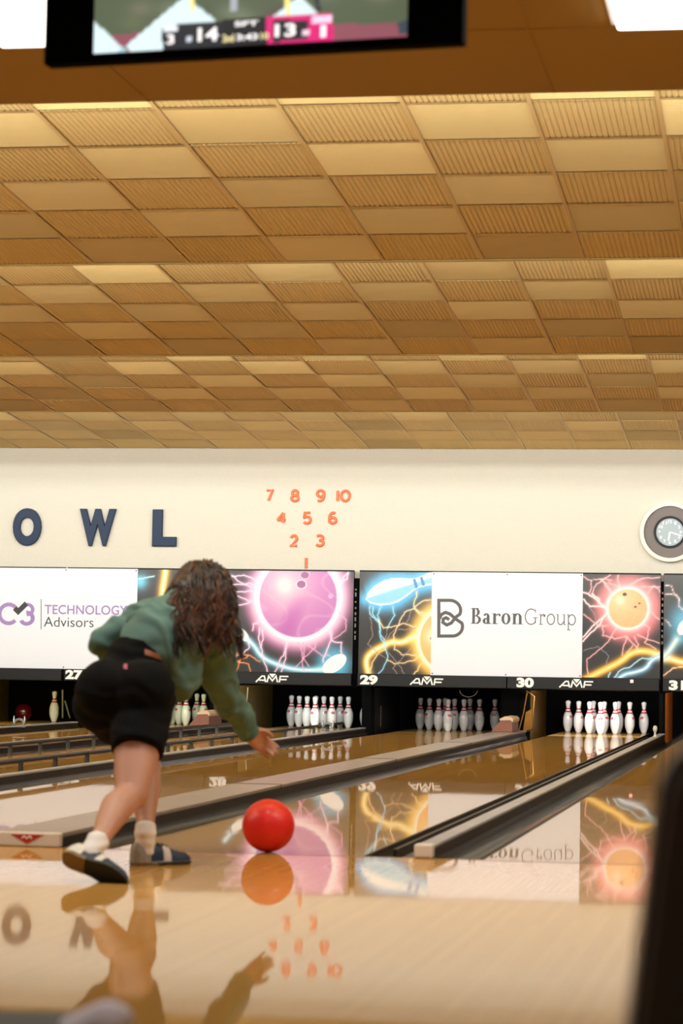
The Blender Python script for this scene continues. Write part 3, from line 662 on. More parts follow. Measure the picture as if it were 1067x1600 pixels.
def masking(x0, x1, art, nums, label):
    t = empty('masking_unit', ((x0+x1)/2, MY, ZB0), label, 'masking unit', 'masking units')
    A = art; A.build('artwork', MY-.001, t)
    mb = MB(); mb.box(x0, x1, MY, MY+.05, ZB1-.01, ZT+.001); mb.box(x0, x1, MY-.006, MY+.05, ZT-.002, ZT+.014); mb.build('panel_frame', M['black'], t)
    xm = (x0+x1)/2
    for (q0, q1) in ((x0, xm-.003), (xm+.003, x1)):
        mb = MB(); mb.box(q0, q1, MY-.05, MY+.06, ZB0, ZB1-.004, 0, .008); mb.build('band', M['band'], t)
    for (tx, a, b) in nums:
        text_mesh(tx, a, b, .542, .652, MY-.0505, .003, offset=.055).build('numeral', M['print_white'], t)
    for s in (0, 1):
        xc = (x0+(xm-x0)*.45) if s == 0 else (xm+(x1-xm)*.44)
        mb = MB(); amf(mb, xc+.03, .588, .074, MY-.0535, MY-.0503); mb.build('emblem', M['print_white'], t)
    return t
d1 = lambda px: at(px, 1063, MY-.05).x
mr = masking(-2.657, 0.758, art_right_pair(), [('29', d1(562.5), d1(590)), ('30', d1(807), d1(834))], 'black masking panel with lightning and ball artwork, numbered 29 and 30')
mb = MB(); p_ = at(987, 1064.5, MY-.051); mb.box(p_.x-.018, p_.x+.018, MY-.0535, MY-.0503, p_.z-.018, p_.z+.018); mb.build('indicator_light', emis('red_indicator', srgb(255, 60, 70), 1.2), mr)
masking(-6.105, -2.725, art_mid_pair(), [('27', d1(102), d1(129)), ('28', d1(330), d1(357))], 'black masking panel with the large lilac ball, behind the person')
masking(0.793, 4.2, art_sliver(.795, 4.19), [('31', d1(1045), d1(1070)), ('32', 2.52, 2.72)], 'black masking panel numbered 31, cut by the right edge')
A = Art(-9.55, -6.14, ZB1, ZT, .03); A.fill(DARK)
masking(-9.56, -6.135, A, [('25', -9.54, -9.34), ('26', -7.82, -7.62)], 'black masking panel behind the white sponsor banner at left edge')

# dark machinery strip seen in the gaps
for (xa, xb, nm) in ((-2.72, -2.662, 'gap beside number 29'), (.762, .79, 'gap beside number 31')):
    mb = MB(); mb.box(xa, xb, MY+.03, MY+.07, .5, 1.75)
    for q in range(9): mb.box(xa+.008, xa+.025, MY+.022, MY+.03, 1.05+q*.07, 1.05+q*.07+random.uniform(.015, .05), 1)
    tag(mb.build('gap_strip', [M['void'], M['post']]), 'dark strip of machine parts in the %s' % nm, 'strip', 'gap strips')

# white sponsor banners
def banner(x0, x1, z0, z1, label):
    t = empty('sponsor_banner', ((x0+x1)/2, MY-.006, z0), label, 'banner', 'sponsor banners')
    mb = MB(); mb.box(x0, x1, MY-.008, MY-.003, z0, z1); mb.build('sheet', M['white'], t)
    for xx in (x0+.02, (x0+x1)/2, x1-.02):
        for zz in (z0+.02, z1-.02):
            mb = MB(); mb.tube([(xx, MY-.0115, zz), (xx, MY-.008, zz)], .008, 10); mb.build('rivet', M['grey'], t)
    return t
Y0, Y1 = MY-.0095, MY-.0079
bz0, bz1 = at(790, 1057, MY).z, at(790, 895, MY).z
t = banner(at(674, 970, MY).x, at(910, 970, MY).x, bz0, bz1, 'white banner reading BaronGroup with an outlined B')
mb = MB(); q = lambda x, y: (at(540+x/2.0247, 860+y/2.0247, MY).x, at(540+x/2.0247, 860+y/2.0247, MY).z)
def path(pts): return [q(*p) for p in pts]
lw = .036
a_ = [(295, 262), (295, 158), (330, 158)] + [(330+34*math.sin(a), 190-32*math.cos(a)) for a in np.linspace(.2, PI*.62, 9)] + [(350, 210), (334, 230), (320, 236), (308, 228), (309, 217), (318, 213), (328, 219)]
ribbon(mb, path(a_), lw, Y0, Y1)
a_ = [(295, 255), (295, 271), (338, 271)] + [(338+32*math.sin(a), 241+30*math.cos(a)) for a in np.linspace(.2, PI*.62, 9)] + [(350, 218), (330, 201), (316, 196), (303, 203), (297, 216)]
ribbon(mb, path(a_), lw, Y0, Y1); mb.build('emblem', M['grey'], t)
def serif_word(mb, word, x0, x1, zb, xh, t, sp):
    def stem(x, a, b, w_): mb.prism([(x, zb+a*xh), (x+w_*xh, zb+a*xh), (x+w_*xh, zb+b*xh), (x, zb+b*xh)], Y0-lift(), Y1)
    def ser(x, zc, w_, th=.06): mb.prism([(x, zb+zc*xh), (x+w_*xh, zb+zc*xh), (x+w_*xh, zb+(zc+th)*xh), (x, zb+(zc+th)*xh)], Y0-lift(), Y1)
    def ring(cx, cz, a, b, tt, t0=0, t1=360): ringsec(mb, cx, zb+cz*xh, a*xh, b*xh, (a-tt)*xh, (b-min(tt, .09))*xh, t0, t1, Y0, Y1)
    x = x0
    for ch in word:
        if ch == 'B':
            stem(x+.12*xh, 0, 1.45, t); ser(x, 0, .5+t, .07); ser(x, 1.38, .5+t, .07); ring(x+(.45)*xh, 1.08, .42+.0*t, .37, t, -90, 90); ring(x+.48*xh, .38, .52, .38, t, -90, 90); ser(x+.2*xh, .70, .4, .07); wd = 1.05
        elif ch == 'a':
            ring(x+.38*xh, .27, .34, .28, t); stem(x+(.72-t)*xh, .08, .7, t); ser(x+(.72-t)*xh, 0, t+.14, .09); ring(x+.40*xh, .66, .32, .33, t, 0, 160); wd = .92
        elif ch == 'r':
            stem(x+.1*xh, 0, .97, t); ser(x, 0, .3+t, .06); ser(x, .92, .1+t, .06); ring(x+(.1+t+.25)*xh, .62, .3, .36, min(t, .15), 50, 150); ringsec(mb, x+(.1+t+.36)*xh, zb+.82*xh, .11*xh, .11*xh, 0, 0, 0, 360, Y0, Y1); wd = .68+t*.6
        elif ch == 'o': ring(x+.45*xh, .5, .45, .52, t); wd = .98
        elif ch == 'n':
            stem(x+.1*xh, 0, .97, t); ser(x, 0, .22+t, .06); ser(x, .92, .1+t, .06); stem(x+(.95-t)*xh, 0, .62, t); ser(x+(.83-t)*xh, 0, .25+t, .06); ring(x+.55*xh, .62, .40, .4, t, 0, 160); wd = 1.13
        elif ch == 'G':
            ring(x+.68*xh, .72, .68, .75, t, 48, 325); stem(x+(1.2-t)*xh, .12, .62, t); ser(x+.9*xh, .60, .5, .06); stem(x+1.14*xh, 1.05, 1.44, .06); wd = 1.5
        elif ch == 'u':
            stem(x+.1*xh, .35, .97, t); ser(x, .92, .1+t, .06); stem(x+(.9-t)*xh, .05, .97, t); ser(x+(.76-t)*xh, .92, .14, .06); ser(x+(.9-t)*xh, 0, t+.12, .06); ring(x+.46*xh, .37, .36, .39, t, 190, 350); wd = 1.08
        elif ch == 'p':
            stem(x+.1*xh, -.48, .97, t); ser(x, -.48, .3+t, .06); ser(x, .92, .1+t, .06); ring(x+.52*xh, .48, .44, .51, t, -150, 150); wd = 1.05
        x += (wd+sp)*xh
    return x
bx0, bz_, xh_ = q(400, 232)[0], q(400, 232)[1], q(0, 198)[1]-q(0, 232)[1]
def fit_word(word, xa, xb, t_, sp, m_):
    mb = MB(); e_ = serif_word(mb, word, 0, 0, bz_, xh_, t_, sp); xs = [v[0] for v in mb.v]; k = (xb-xa)/(max(xs)-min(xs)); m0 = min(xs)
    mb.v = [((v[0]-m0)*k+xa, v[1], v[2]) for v in mb.v]; mb.build('lettering', m_, t)
fit_word('Baron', q(400, 0)[0], q(564, 0)[0], .27, .07, M['grey']); fit_word('Group', q(570, 0)[0], q(731, 0)[0], .10, .08, M['grey'])

bz0, bz1 = at(100, 1045, MY).z, at(100, 888, MY).z
xr_ = at(214, 960, MY).x; t = banner(xr_-1.72, xr_, bz0, bz1, 'white banner reading C3 TECHNOLOGY Advisors at left edge')
q = lambda x, y: (at(x/4.446, 880+y/4.446, MY).x, at(x/4.446, 880+y/4.446, MY).z)
mb = MB(); c0 = q(62, 352); R_ = (q(62, 352)[0]-q(-14, 352)[0]); ringsec(mb, c0[0], c0[1], R_, R_, R_*.66, R_*.66, 42, 318, Y0, Y1)
for (cx_, cz_, rr, t0, t1) in ((192, 322, 49, 100, -95), (187, 382, 56, 95, -155)):
    c0 = q(cx_, cz_); R_ = q(cx_+rr, cz_)[0]-c0[0]; ringsec(mb, c0[0], c0[1], R_, R_*.9, R_*.5, R_*.45, t0, t1, Y0, Y1)
mb.build('emblem', M['purple'], t)
mb = MB(); ribbon(mb, [q(104, 312), q(128, 336), q(186, 279)], .06, Y0-.001, Y1); mb.build('check_mark', M['ink'], t)
mb = MB(); ribbon(mb, [q(287, 250), q(287, 460)], .008, Y0, Y1); mb.build('rule', M['grey'], t)
text_mesh('TECHNOLOGY', q(320, 0)[0], q(895, 0)[0], q(0, 349)[1], q(0, 284)[1], MY-.008, .0016, offset=.012, space=1.02).build('lettering', M['purple'], t)
text_mesh('Advisors', q(318, 0)[0], q(662, 0)[0], q(0, 436)[1], q(0, 368)[1], MY-.008, .0016, offset=-.006).build('lettering', M['ink'], t)

# ------------------------------------------------------------------ wall letters, pin numbers, clock
def bb(px0, px1, py0, py1, Y): a = at(px0, (py0+py1)/2, Y); b = at(px1, (py0+py1)/2, Y); c_ = at((px0+px1)/2, py0, Y); d_ = at((px0+px1)/2, py1, Y); return a.x, b.x, d_.z, c_.z
for ch, px0, px1, py0, py1 in (('O', 20, 64, 794, 852.5), ('W', 124, 180.5, 795, 853), ('L', 238, 275.5, 796, 853.5)):
    x0, x1, z0, z1 = bb(px0, px1, py0, py1, WY-.04)
    o = text_mesh(ch, x0, x1, z0, z1, WY, .05, offset=.04, bevel=.018).build('wall_letter', M['navy'], loc=((x0+x1)/2, WY, z0))
    tag(o, 'navy blue wall letter %s' % ch, 'letter', 'wall letters')
def glyph(ch):
    g = {'1': [[(.5, 0), (.5, 1)]], '7': [[(0, 1), (.72, 1), (.2, 0)]], '4': [[(.62, 0), (.62, 1)], [(.62, 1), (0, .28)], [(0, .28), (.85, .28)]],
         '2': [arc(.36, .70, .34, .30, 165, -20, 10)+[(.55, .42), (.0, 0), (.74, 0)]],
         '3': [arc(.34, .74, .32, .26, 140, -80, 10)+arc(.34, .28, .36, .28, 80, -145, 10)],
         '5': [[(.68, 1), (.12, 1), (.06, .56)]+arc(.34, .32, .38, .32, 120, -140, 12)],
         '6': [[(.62, .98)]+arc(.42, .5, .42, .52, 100, 190, 8)+arc(.36, .28, .36, .28, 180, -180, 16)],
         '8': [arc(.36, .75, .29, .25, -90, 270, 16), arc(.36, .26, .36, .26, 90, 450, 16)],
         '9': [arc(.36, .70, .34, .30, 0, 360, 16)+[(.70, .60)]+arc(.30, .52, .40, .52, 0, -90, 6)+[(.1, .03)]],
         '10': [[(.0, 0), (.0, 1)], arc(.62, .5, .34, .5, 90, 450, 20)]}
    return g[ch]
NUM = {'7': (414.5, 427.5, 764, 784.5), '8': (453, 468, 764, 785), '9': (493, 508, 764, 785), '10': (525, 548, 764.5, 785), '4': (431, 448, 799, 819),
       '5': (472.5, 487, 799, 820), '6': (512, 527, 799, 820), '2': (452, 466, 834.5, 855), '3': (492, 507, 834.5, 855), '1': (475.5, 480.5, 869.5, 890)}
for ch, b_ in NUM.items():
    x0, x1, z0, z1 = bb(*b_, WY-.02); wd = .0165; mb = MB()
    strokes = glyph(ch); allp = [p for s in strokes for p in s]; gx0, gx1 = min(p[0] for p in allp), max(p[0] for p in allp); gz0, gz1 = min(p[1] for p in allp), max(p[1] for p in allp)
    for s in strokes:
        P_ = []
        for p in s:
            fx = 0.5 if gx1-gx0 < 1e-6 else (p[0]-gx0)/(gx1-gx0)
            P_.append((x0+wd+(x1-x0-2*wd)*fx if gx1 > gx0 else (x0+x1)/2, WY-.006, z0+wd+(z1-z0-2*wd)*(p[1]-gz0)/(gz1-gz0)))
        # square the sharp bends with ball joints
        mb.tube(P_, wd, 12, flat=1.0)
        for p in P_[1:-1]: mb.ball(p, wd*.98, 12)
    o = mb.build('pin_numeral', M['orange'], loc=((x0+x1)/2, WY, z0)); tag(o, 'orange wall numeral %s of the pin triangle' % ch, 'numeral', 'orange pin numerals')
C_ = at(1046.7, 831.5, WY-.04)
t = empty('wall_clock', (C_.x, WY, C_.z), 'round wall clock with wide grey border at right edge', 'clock')
def disc_ring(mb, r0_, r1_, y0, y1, n=56, mi=0):
    prof = [(r0_, y1), (r0_, y0), (r1_, y0), (r1_, y1)]
    for (ra, ya), (rb, yb) in zip(prof[:-1], prof[1:]):
        v = [(C_.x+ra*math.cos(2*PI*k/n), ya, C_.z+ra*math.sin(2*PI*k/n)) for k in range(n)]+[(C_.x+rb*math.cos(2*PI*k/n), yb, C_.z+rb*math.sin(2*PI*k/n)) for k in range(n)]
        mb.add(v, [(k, (k+1) % n, n+(k+1) % n, n+k) for k in range(n)], mi, False)
mb = MB(); disc_ring(mb, .292, .333, WY-.085, WY); mb.build('rim', mat('clock_rim', srgb(232, 224, 208), .4), t)
mb = MB(); disc_ring(mb, .168, .293, WY-.05, WY); mb.build('border', mat('clock_border', srgb(104, 94, 92), .5, vary=.1), t)
mb = MB(); disc_ring(mb, .155, .18, WY-.07, WY); mb.build('bezel', M['black'], t)
mb = MB(); disc_ring(mb, .0, .156, WY-.055, WY); dial = mb.build('dial', mat('clock_dial', srgb(150, 166, 178), .4), t)
for h in range(1, 13):
    a = PI/2-h*PI/6; cx_, cz_ = C_.x+.118*math.cos(a), C_.z+.118*math.sin(a); wdt = .013 if h < 10 else .022
    text_mesh(str(h), cx_-wdt, cx_+wdt, cz_-.017, cz_+.017, WY-.0552, .001, offset=.02).build('hour_numeral', M['print_white'], dial)
for (ang, L_, wd) in ((6.3*PI/6, .098, .020), (18/60*2*PI, .14, .014)):
    a = PI/2-ang; mb = MB(); ribbon(mb, [(C_.x, C_.z), (C_.x+L_*math.cos(a), C_.z+L_*math.sin(a))], wd, WY-.061, WY-.058); mb.build('hand', M['print_white'], t)

# ------------------------------------------------------------------ television and ceiling panels over the approach
TYW = -0.106; TP = at(395, 83.5, -3.5)
t = empty('television', TP, 'black flat television hanging from the soffit, showing a football game', 'television')
t.rotation_euler = (0, 0, TYW)
TW_ = 1.14; TH_ = .632
def tv_local(px, py):     # photo pixel -> coordinates in the television's own plane
    nrm = Vector((math.sin(TYW), -math.cos(TYW), 0)); d = Vector(ray(px, py)); c_ = Vector(CAM); k = (TP-c_).dot(nrm)/d.dot(nrm); P_ = c_+d*k-TP
    return P_.x*math.cos(TYW)+P_.y*math.sin(TYW), P_.z
tx0, tx1 = tv_local(68, 100)[0], tv_local(722, 66)[0]
def child_local(mb, name, m_, parent):
    me = mb.build(name, m_); me.parent = parent; return me
mb = MB(); mb.box(tx0, tx1, 0.0, .05, 0, TH_, 0, .003); mb.box(-.35, .35, .05, .10, .08, .45, 0, .01); child_local(mb, 'casing', mat('tv_black', srgb(4, 4, 5), .8, spec=.03), t)
mb = MB(); mb.box(-.04, .04, .06, .12, .3, LIP_Z[0]-TP.z, 0); child_local(mb, 'mount', M['black'], t)
sx0, sz0 = tv_local(146, 92); sx1, _ = tv_local(636, 67); sz0 = .022; sz1 = sz0+(sx1-sx0)*.70
A = Art(sx0, sx1, sz0, sz1, .005); A.fill((74, 84, 62))
rng = np.random.RandomState(3)
for i in range(90):
    cx_, cz_ = rng.uniform(sx0, sx1), rng.uniform(sz0+.06, sz1); col = [(96, 100, 72), (58, 70, 52), (120, 110, 92), (84, 60, 62), (110, 120, 100)][rng.randint(5)]
    A.over(np.exp(-((A.X-cx_)/.035)**2-((A.Z-cz_)/.02)**2)*.55, col)
tl = lambda x, y: tv_local(60+x/1.569, y/1.569)
def tri(pts, c):
    P_ = [tl(*p) for p in pts]; ins = np.ones(A.X.shape, bool); n = len(P_)
    ar = sum(P_[i][0]*P_[(i+1) % n][1]-P_[(i+1) % n][0]*P_[i][1] for i in range(n)); s_ = 1 if ar > 0 else -1
    for i in range(n):
        p, r_ = P_[i], P_[(i+1) % n]; ins &= (s_*((r_[0]-p[0])*(A.Z-p[1])-(r_[1]-p[1])*(A.X-p[0])) >= 0)
    A.over(ins.astype(float), c)
WHT = (200, 218, 220)
tri([(135, 90), (300, 75), (910, 55), (910, 110), (135, 145)], (128, 70, 82))
tri([(135, 50), (205, 115), (180, 150), (130, 150)], WHT); tri([(215, 112), (360, -10), (440, 55), (300, 150), (240, 150)], WHT); tri([(570, 45), (640, -10), (700, 45), (690, 60)], WHT)
tri([(720, 60), (790, 105), (910, 10), (910, 100), (720, 110)], WHT); tri([(205, 112), (180, 150), (240, 150)], (150, 190, 195)); tri([(880, 55), (910, 50), (910, 80), (885, 84)], (50, 60, 70))
tri([(372, -20), (384, -20), (384, 30), (372, 32)], (228, 214, 120)); tri([(606, -20), (616, -20), (616, 40), (606, 42)], (228, 214, 120)); tri([(470, -20), (492, -20), (486, 28), (468, 30)], (150, 156, 160)); tri([(676, -20), (690, -20), (692, 30), (680, 30)], (40, 40, 50))
tri([(302, 62), (450, 52), (450, 125), (306, 132)], (20, 24, 32)); tri([(450, 46), (572, 42), (572, 110), (450, 118)], (12, 14, 20)); tri([(560, 44), (722, 32), (722, 100), (560, 110)], (200, 20, 105)); tri([(575, 52), (660, 48), (660, 96), (575, 104)], (24, 22, 30))
tri([(310, 125), (722, 100), (722, 112), (315, 137)], (190, 200, 205)); tri([(305, 62), (340, 60), (340, 78), (305, 80)], (210, 215, 220)); tri([(672, 42), (718, 38), (718, 54), (672, 58)], (235, 190, 215)); tri([(362, 92), (376, 91), (376, 103), (362, 104)], (190, 195, 205)); tri([(648, 74), (664, 73), (664, 85), (648, 86)], (220, 190, 205))
sc_ = A.build('screen', -.0015, None); sc_.data.materials.clear(); sc_.data.materials.append(M['screen']); sc_.parent = t
lit = emis('tv_white', (1, 1, 1, 1), 1.1); lit2 = emis('tv_yellow', (1, .9, .4, 1), .9)
for tx, a, b, m_ in (('14', (391, 103), (442, 66), lit), ('13', (580, 92), (632, 57), lit), ('SFT', (482, 66), (540, 50), lit), ('2nd', (452, 104), (480, 84), lit2), ('3:43', (486, 100), (538, 82), lit), ('10', (545, 97), (565, 80), lit2), ('1', (692, 92), (706, 62), lit), ('3', (315, 110), (334, 84), lit)):
    l0 = tl(*a); l1 = tl(*b); m2 = text_mesh(tx, l0[0], l1[0], l0[1], l1[1], -.002, .0008, offset=.03); k = m2.build('score_text', m_); k.parent = sc_
def ceiling_light(x0, x1, y0, y1, label):
    z = LIP_Z[0]; t = empty('ceiling_light', ((x0+x1)/2, (y0+y1)/2, z), label, 'ceiling light', 'approach ceiling lights')
    mb = MB(); mb.box(x0-.02, x1+.02, y0-.02, y1+.02, z-.012, z+.0); mb.build('frame', M['print_white'], t)
    mb = MB(); mb.box(x0, x1, y0, y1, z-.04, z-.0125, 0, .012); mb.build('diffuser', emis('diffuser_glow', (1, .96, .9, 1), 3.2), t)
ceiling_light(-.74, .46, -1.75, -1.0, 'bright white ceiling light at top left, beside the television')
ceiling_light(1.585, 2.8, -1.75, -1.03, 'bright white ceiling light at top right corner')

# ------------------------------------------------------------------ the rolling ball
bp_ = atz(418.5, 1331.5, 0)
mb = MB(); mb.ball((bp_.x, bp_.y, .1075), .1075, 48); o = mb.build('bowling_ball', mat('ball_red', srgb(236, 34, 30), .45, coat=.2, coat_rough=.2, vary=.1, vscale=14), loc=(bp_.x, bp_.y, 0))
tag(o, 'bright red bowling ball rolling on the lane beside the person', 'bowling ball')
#<PERSON
# ------------------------------------------------------------------ the bowler
def capsule(mb, p0, r0_, p1, r1_, n=20, flat0=False, flat1=False):
    p0, p1 = Vector(p0), Vector(p1); ax = p1-p0; L_ = ax.length; ax = ax/L_
    ref = Vector((0, 0, 1)) if abs(ax.z) < .9 else Vector((1, 0, 0)); u = ax.cross(ref).normalized(); v = ax.cross(u)
    rings = []
    if flat0: rings.append((0, r0_*.02)); rings.append((0, r0_*.97))
    else: rings += [(-r0_*math.cos(a), max(r0_*math.sin(a), r0_*.03)) for a in np.linspace(0.02, PI/2*.9, 6)]
    rings += [(L_*t, r0_+(r1_-r0_)*t) for t in (0.0, .5, 1.0)]
    if flat1: rings.append((L_, r1_*.97)); rings.append((L_, r1_*.02))
    else: rings += [(L_+r1_*math.sin(a), max(r1_*math.cos(a), r1_*.03)) for a in np.linspace(PI/2*.1, PI/2-.02, 6)]
    vs_ = []; fs = []; k = len(rings)
    for (d, rr) in rings:
        for i in range(n): vs_.append(p0+ax*d+u*math.cos(2*PI*i/n)*rr+v*math.sin(2*PI*i/n)*rr)
    for j in range(k-1):
        for i in range(n): fs.append((j*n+i, j*n+(i+1) % n, (j+1)*n+(i+1) % n, (j+1)*n+i))
    fs.append(tuple(reversed(range(n)))); fs.append(tuple(range((k-1)*n, k*n)))
    mb.add(vs_, fs, 0, True)
def chain(mb, pts, **kw):
    for (p, r_), (q, s_) in zip(pts[:-1], pts[1:]): capsule(mb, p, r_, q, s_, **kw)
def melt(mb, name, m_, parent, voxel, smooth=6, fold=None, loc=None):
    """fuse overlapping solids into one continuous skin"""
    o = mb.build(name, m_)
    bm = bmesh.new(); bm.from_mesh(o.data); bmesh.ops.recalc_face_normals(bm, faces=bm.faces[:]); bm.to_mesh(o.data); bm.free()
    r_ = o.modifiers.new('r', 'REMESH'); r_.mode = 'VOXEL'; r_.voxel_size = voxel; r_.use_smooth_shade = True
    sm = o.modifiers.new('s', 'SMOOTH'); sm.factor = .5; sm.iterations = smooth
    dg = bpy.context.evaluated_depsgraph_get(); dg.update()
    me = bpy.data.meshes.new_from_object(o.evaluated_get(dg)); me.name = name
    o.modifiers.clear(); o.data = me
    if fold:
        n = len(me.vertices); co = np.zeros(n*3); me.vertices.foreach_get('co', co); co = co.reshape(-1, 3); no = np.zeros(n*3); me.vertices.foreach_get('normal', no); no = no.reshape(-1, 3)
        co = co+no*np.array([fold(Vector(c)) for c in co])[:, None]; me.vertices.foreach_set('co', co.ravel()); me.update()
    me.polygons.foreach_set('use_smooth', [True]*len(me.polygons))
    if parent is not None: o.parent = parent; o.matrix_parent_inverse = parent_world(parent).inverted()
    return o
def lerp(a, b, t): return Vector(a)*(1-t)+Vector(b)*t
skin = mat('skin', srgb(190, 140, 118), .5, vary=.10, vscale=9)
skin.node_tree.nodes['Principled BSDF'].inputs['Subsurface Weight'].default_value = .08
skin.node_tree.nodes['Principled BSDF'].inputs['Subsurface Radius'].default_value = (.01, .004, .002)
shirt_m = mat('sweatshirt_green', srgb(86, 118, 111), .85, vary=.12, vscale=14, bump=.12, bscale=220)
cuff_m = mat('cuff_green', srgb(72, 110, 106), .85, vary=.1, vscale=20)
short_m = mat('shorts_black', srgb(9, 9, 11), .9, vary=.2, vscale=10, bump=.1, bscale=260, spec=.15)
hair_m = mat('hair_brown', srgb(42, 24, 16), .42, vary=.5, vscale=30)
sock_m = mat('sock_white', srgb(236, 232, 230), .9, bump=.15, bscale=300)
shoe_n = mat('shoe_navy', srgb(12, 42, 74), .55, vary=.15, vscale=20)
shoe_w = mat('shoe_white', srgb(216, 212, 206), .45, vary=.15, vscale=30)
sole_b = mat('sole_black', srgb(14, 14, 15), .6); sole_t = mat('sole_tan', srgb(120, 96, 58), .55, vary=.2, vscale=30); lace_m = mat('lace_black', srgb(18, 18, 20), .7)

# joints
hipL, hipR = at(168, 1092, -.74), at(226, 1094, -.76)
kneL, ankL = at(229, 1196, -.46), at(222, 1308, -.74)
kneR, ankR = at(204, 1240, -1.02), at(136, 1302, -1.34)
waist = at(225, 1030, -.68); chest = at(282, 985, -.52); neck = at(300, 950, -.43); head = at(316, 935, -.34)
shL, shR = at(228, 968, -.47), at(333, 992, -.47)
elL, wrL = at(160, 1003, -.56), at(205, 1045, -.38)
elR, wrR = at(351, 1083, -.30), at(388, 1144, -.16)
root = empty('person', ((ankL+ankR)/2).xy.to_3d(), 'person in green sweatshirt, black shorts and navy bowling shoes, leaning forward after releasing the ball', 'person')

mb = MB()
# trunk
chain(mb, [(lerp(hipL, hipR, .5), .125), (waist, .115), (chest, .13), (neck, .055)])
chain(mb, [(hipL, .10), (lerp(hipL, kneL, .5), .082), (kneL, .056)]); chain(mb, [(hipR, .105), (lerp(hipR, kneR, .45), .093), (lerp(hipR, kneR, .8), .072), (kneR, .060)])
def shank(k, a, heelside):
    d = (a-k)
    chain(mb, [(k, .057), (k+d*.12+heelside*.004, .055), (k+d*.32+heelside*.016, .060), (k+d*.55+heelside*.012, .050), (k+d*.8, .036), (a, .034)])
mb.ball(kneR+Vector((.005, .02, 0)), .058, 20); mb.ball(kneL, .056, 20)
# feet inside the shoes
def foot_frame(heel, toe, upv):
    ax = (Vector(toe)-Vector(heel)).normalized(); u_ = (Vector(upv)-ax*ax.dot(Vector(upv))).normalized(); return Vector(heel), ax, u_
heelL = atz(207, 1353, 0); toeL = heelL+Vector((.165, .20, 0)).normalized()*.262
heelR = at(104, 1343, -1.42); toeR = atz(191, 1381, .0)
FL, FR = foot_frame(heelL, toeL, (0, 0, 1)), foot_frame(heelR, toeR, (.20, .84, .50))
ankL = FL[0]+FL[1]*.055+FL[2]*.118; ankR = FR[0]+FR[1]*.040+FR[2]*.122
shank(kneL, ankL, Vector((0, -1, 0))); shank(kneR, ankR, Vector((-.55, -.2, .5)))
for (h_, ax_, u_), an in ((FL, ankL), (FR, ankR)):
    chain(mb, [(an, .033), (h_+ax_*.055+u_*.05, .024), (h_+ax_*.15+u_*.034, .020), (h_+ax_*.21+u_*.028, .016)])
# arms
chain(mb, [(chest+Vector((0, 0, .02)), .09), (shL, .055), (elL, .040), (wrL, .027)]); chain(mb, [(chest+Vector((0, 0, .02)), .09), (shR, .06), (lerp(shR, elR, .5), .049), (elR, .041), (lerp(elR, wrR, .35), .039), (wrR, .026)])
# neck and head, turned down the lane
chain(mb, [(neck, .055), (lerp(neck, head, .6), .05)])
fdir = Vector((.22, .92, -.32)).normalized(); fup = (Vector((.25, .25, 1))-fdir*fdir.dot(Vector((.25, .25, 1)))).normalized(); fsd = fdir.cross(fup)
R3 = Matrix((fsd, fdir, fup)).transposed()
hp = lambda x, y, z: head+fsd*x+fdir*y+fup*z
mb.ball(hp(0, -.01, .03), .088, 24, sc=(.86, 1.08, 1.05), rot=R3); mb.ball(hp(0, .028, -.045), .062, 20, sc=(.88, .9, 1.1), rot=R3)
mb.ball(hp(0, .055, -.085), .026, 14); capsule(mb, hp(0, .088, .015), .011, hp(0, .108, -.022), .015)   # chin, nose
for s_ in (-1, 1):
    mb.ball(hp(s_*.078, .0, -.01), .026, 14, sc=(.45, .8, 1.2), rot=R3)                                   # ears
    mb.ball(hp(s_*.036, .070, -.022), .026, 14)                                                          # cheeks
    capsule(mb, hp(s_*.014, .082, .032), .010, hp(s_*.05, .072, .034), .009)                             # brow
capsule(mb, hp(-.02, .084, -.055), .008, hp(.02, .084, -.055), .008)                                     # lips
# right hand: palm, four fingers and thumb
hd = (at(421, 1171, -.08)-wrR).normalized()                       # along the hand
hn = (Vector(CAM)-wrR).normalized(); hn = (hn-hd*hn.dot(hd)).normalized(); hs = hd.cross(hn)   # hs: across the palm
hw_ = lambda a, b_, c_: wrR+hd*(a*.9-.004)+hs*b_*.9+hn*c_
for b_ in (-.028, -.010, .010, .028): capsule(mb, hw_(.012, b_*.7, 0), .017, hw_(.088, b_, .002), .0125)
FING = [(-.031, (.036, .022, .018), (.12, .25, .2)), (-.0105, (.042, .026, .021), (.22, .4, .3)), (.0105, (.040, .025, .020), (.3, .5, .4)), (.030, (.040, .024, .020), (.05, .12, .1))]
for (b_, ln_, cu_) in FING:
    p = hw_(.092, b_, .0); a_ = 0.0; r_ = .0092
    for L_, c_ in zip(ln_, cu_):
        L_ *= .86; a_ += c_; q_ = p+(hd*math.cos(a_)-hn*math.sin(a_)*-1.0*(1 if b_ < .02 else .2)+hs*b_*.5)*L_
        capsule(mb, p, r_, q_, r_-.0008, n=12); p = q_; r_ -= .0008
p = hw_(.03, -.03, .004); q_ = hw_(.054, -.050, .016); capsule(mb, p, .014, q_, .0105, n=12); p2 = hw_(.078, -.056, .024); capsule(mb, q_, .0102, p2, .009, n=12); capsule(mb, p2, .009, hw_(.096, -.054, .028), .008, n=12)
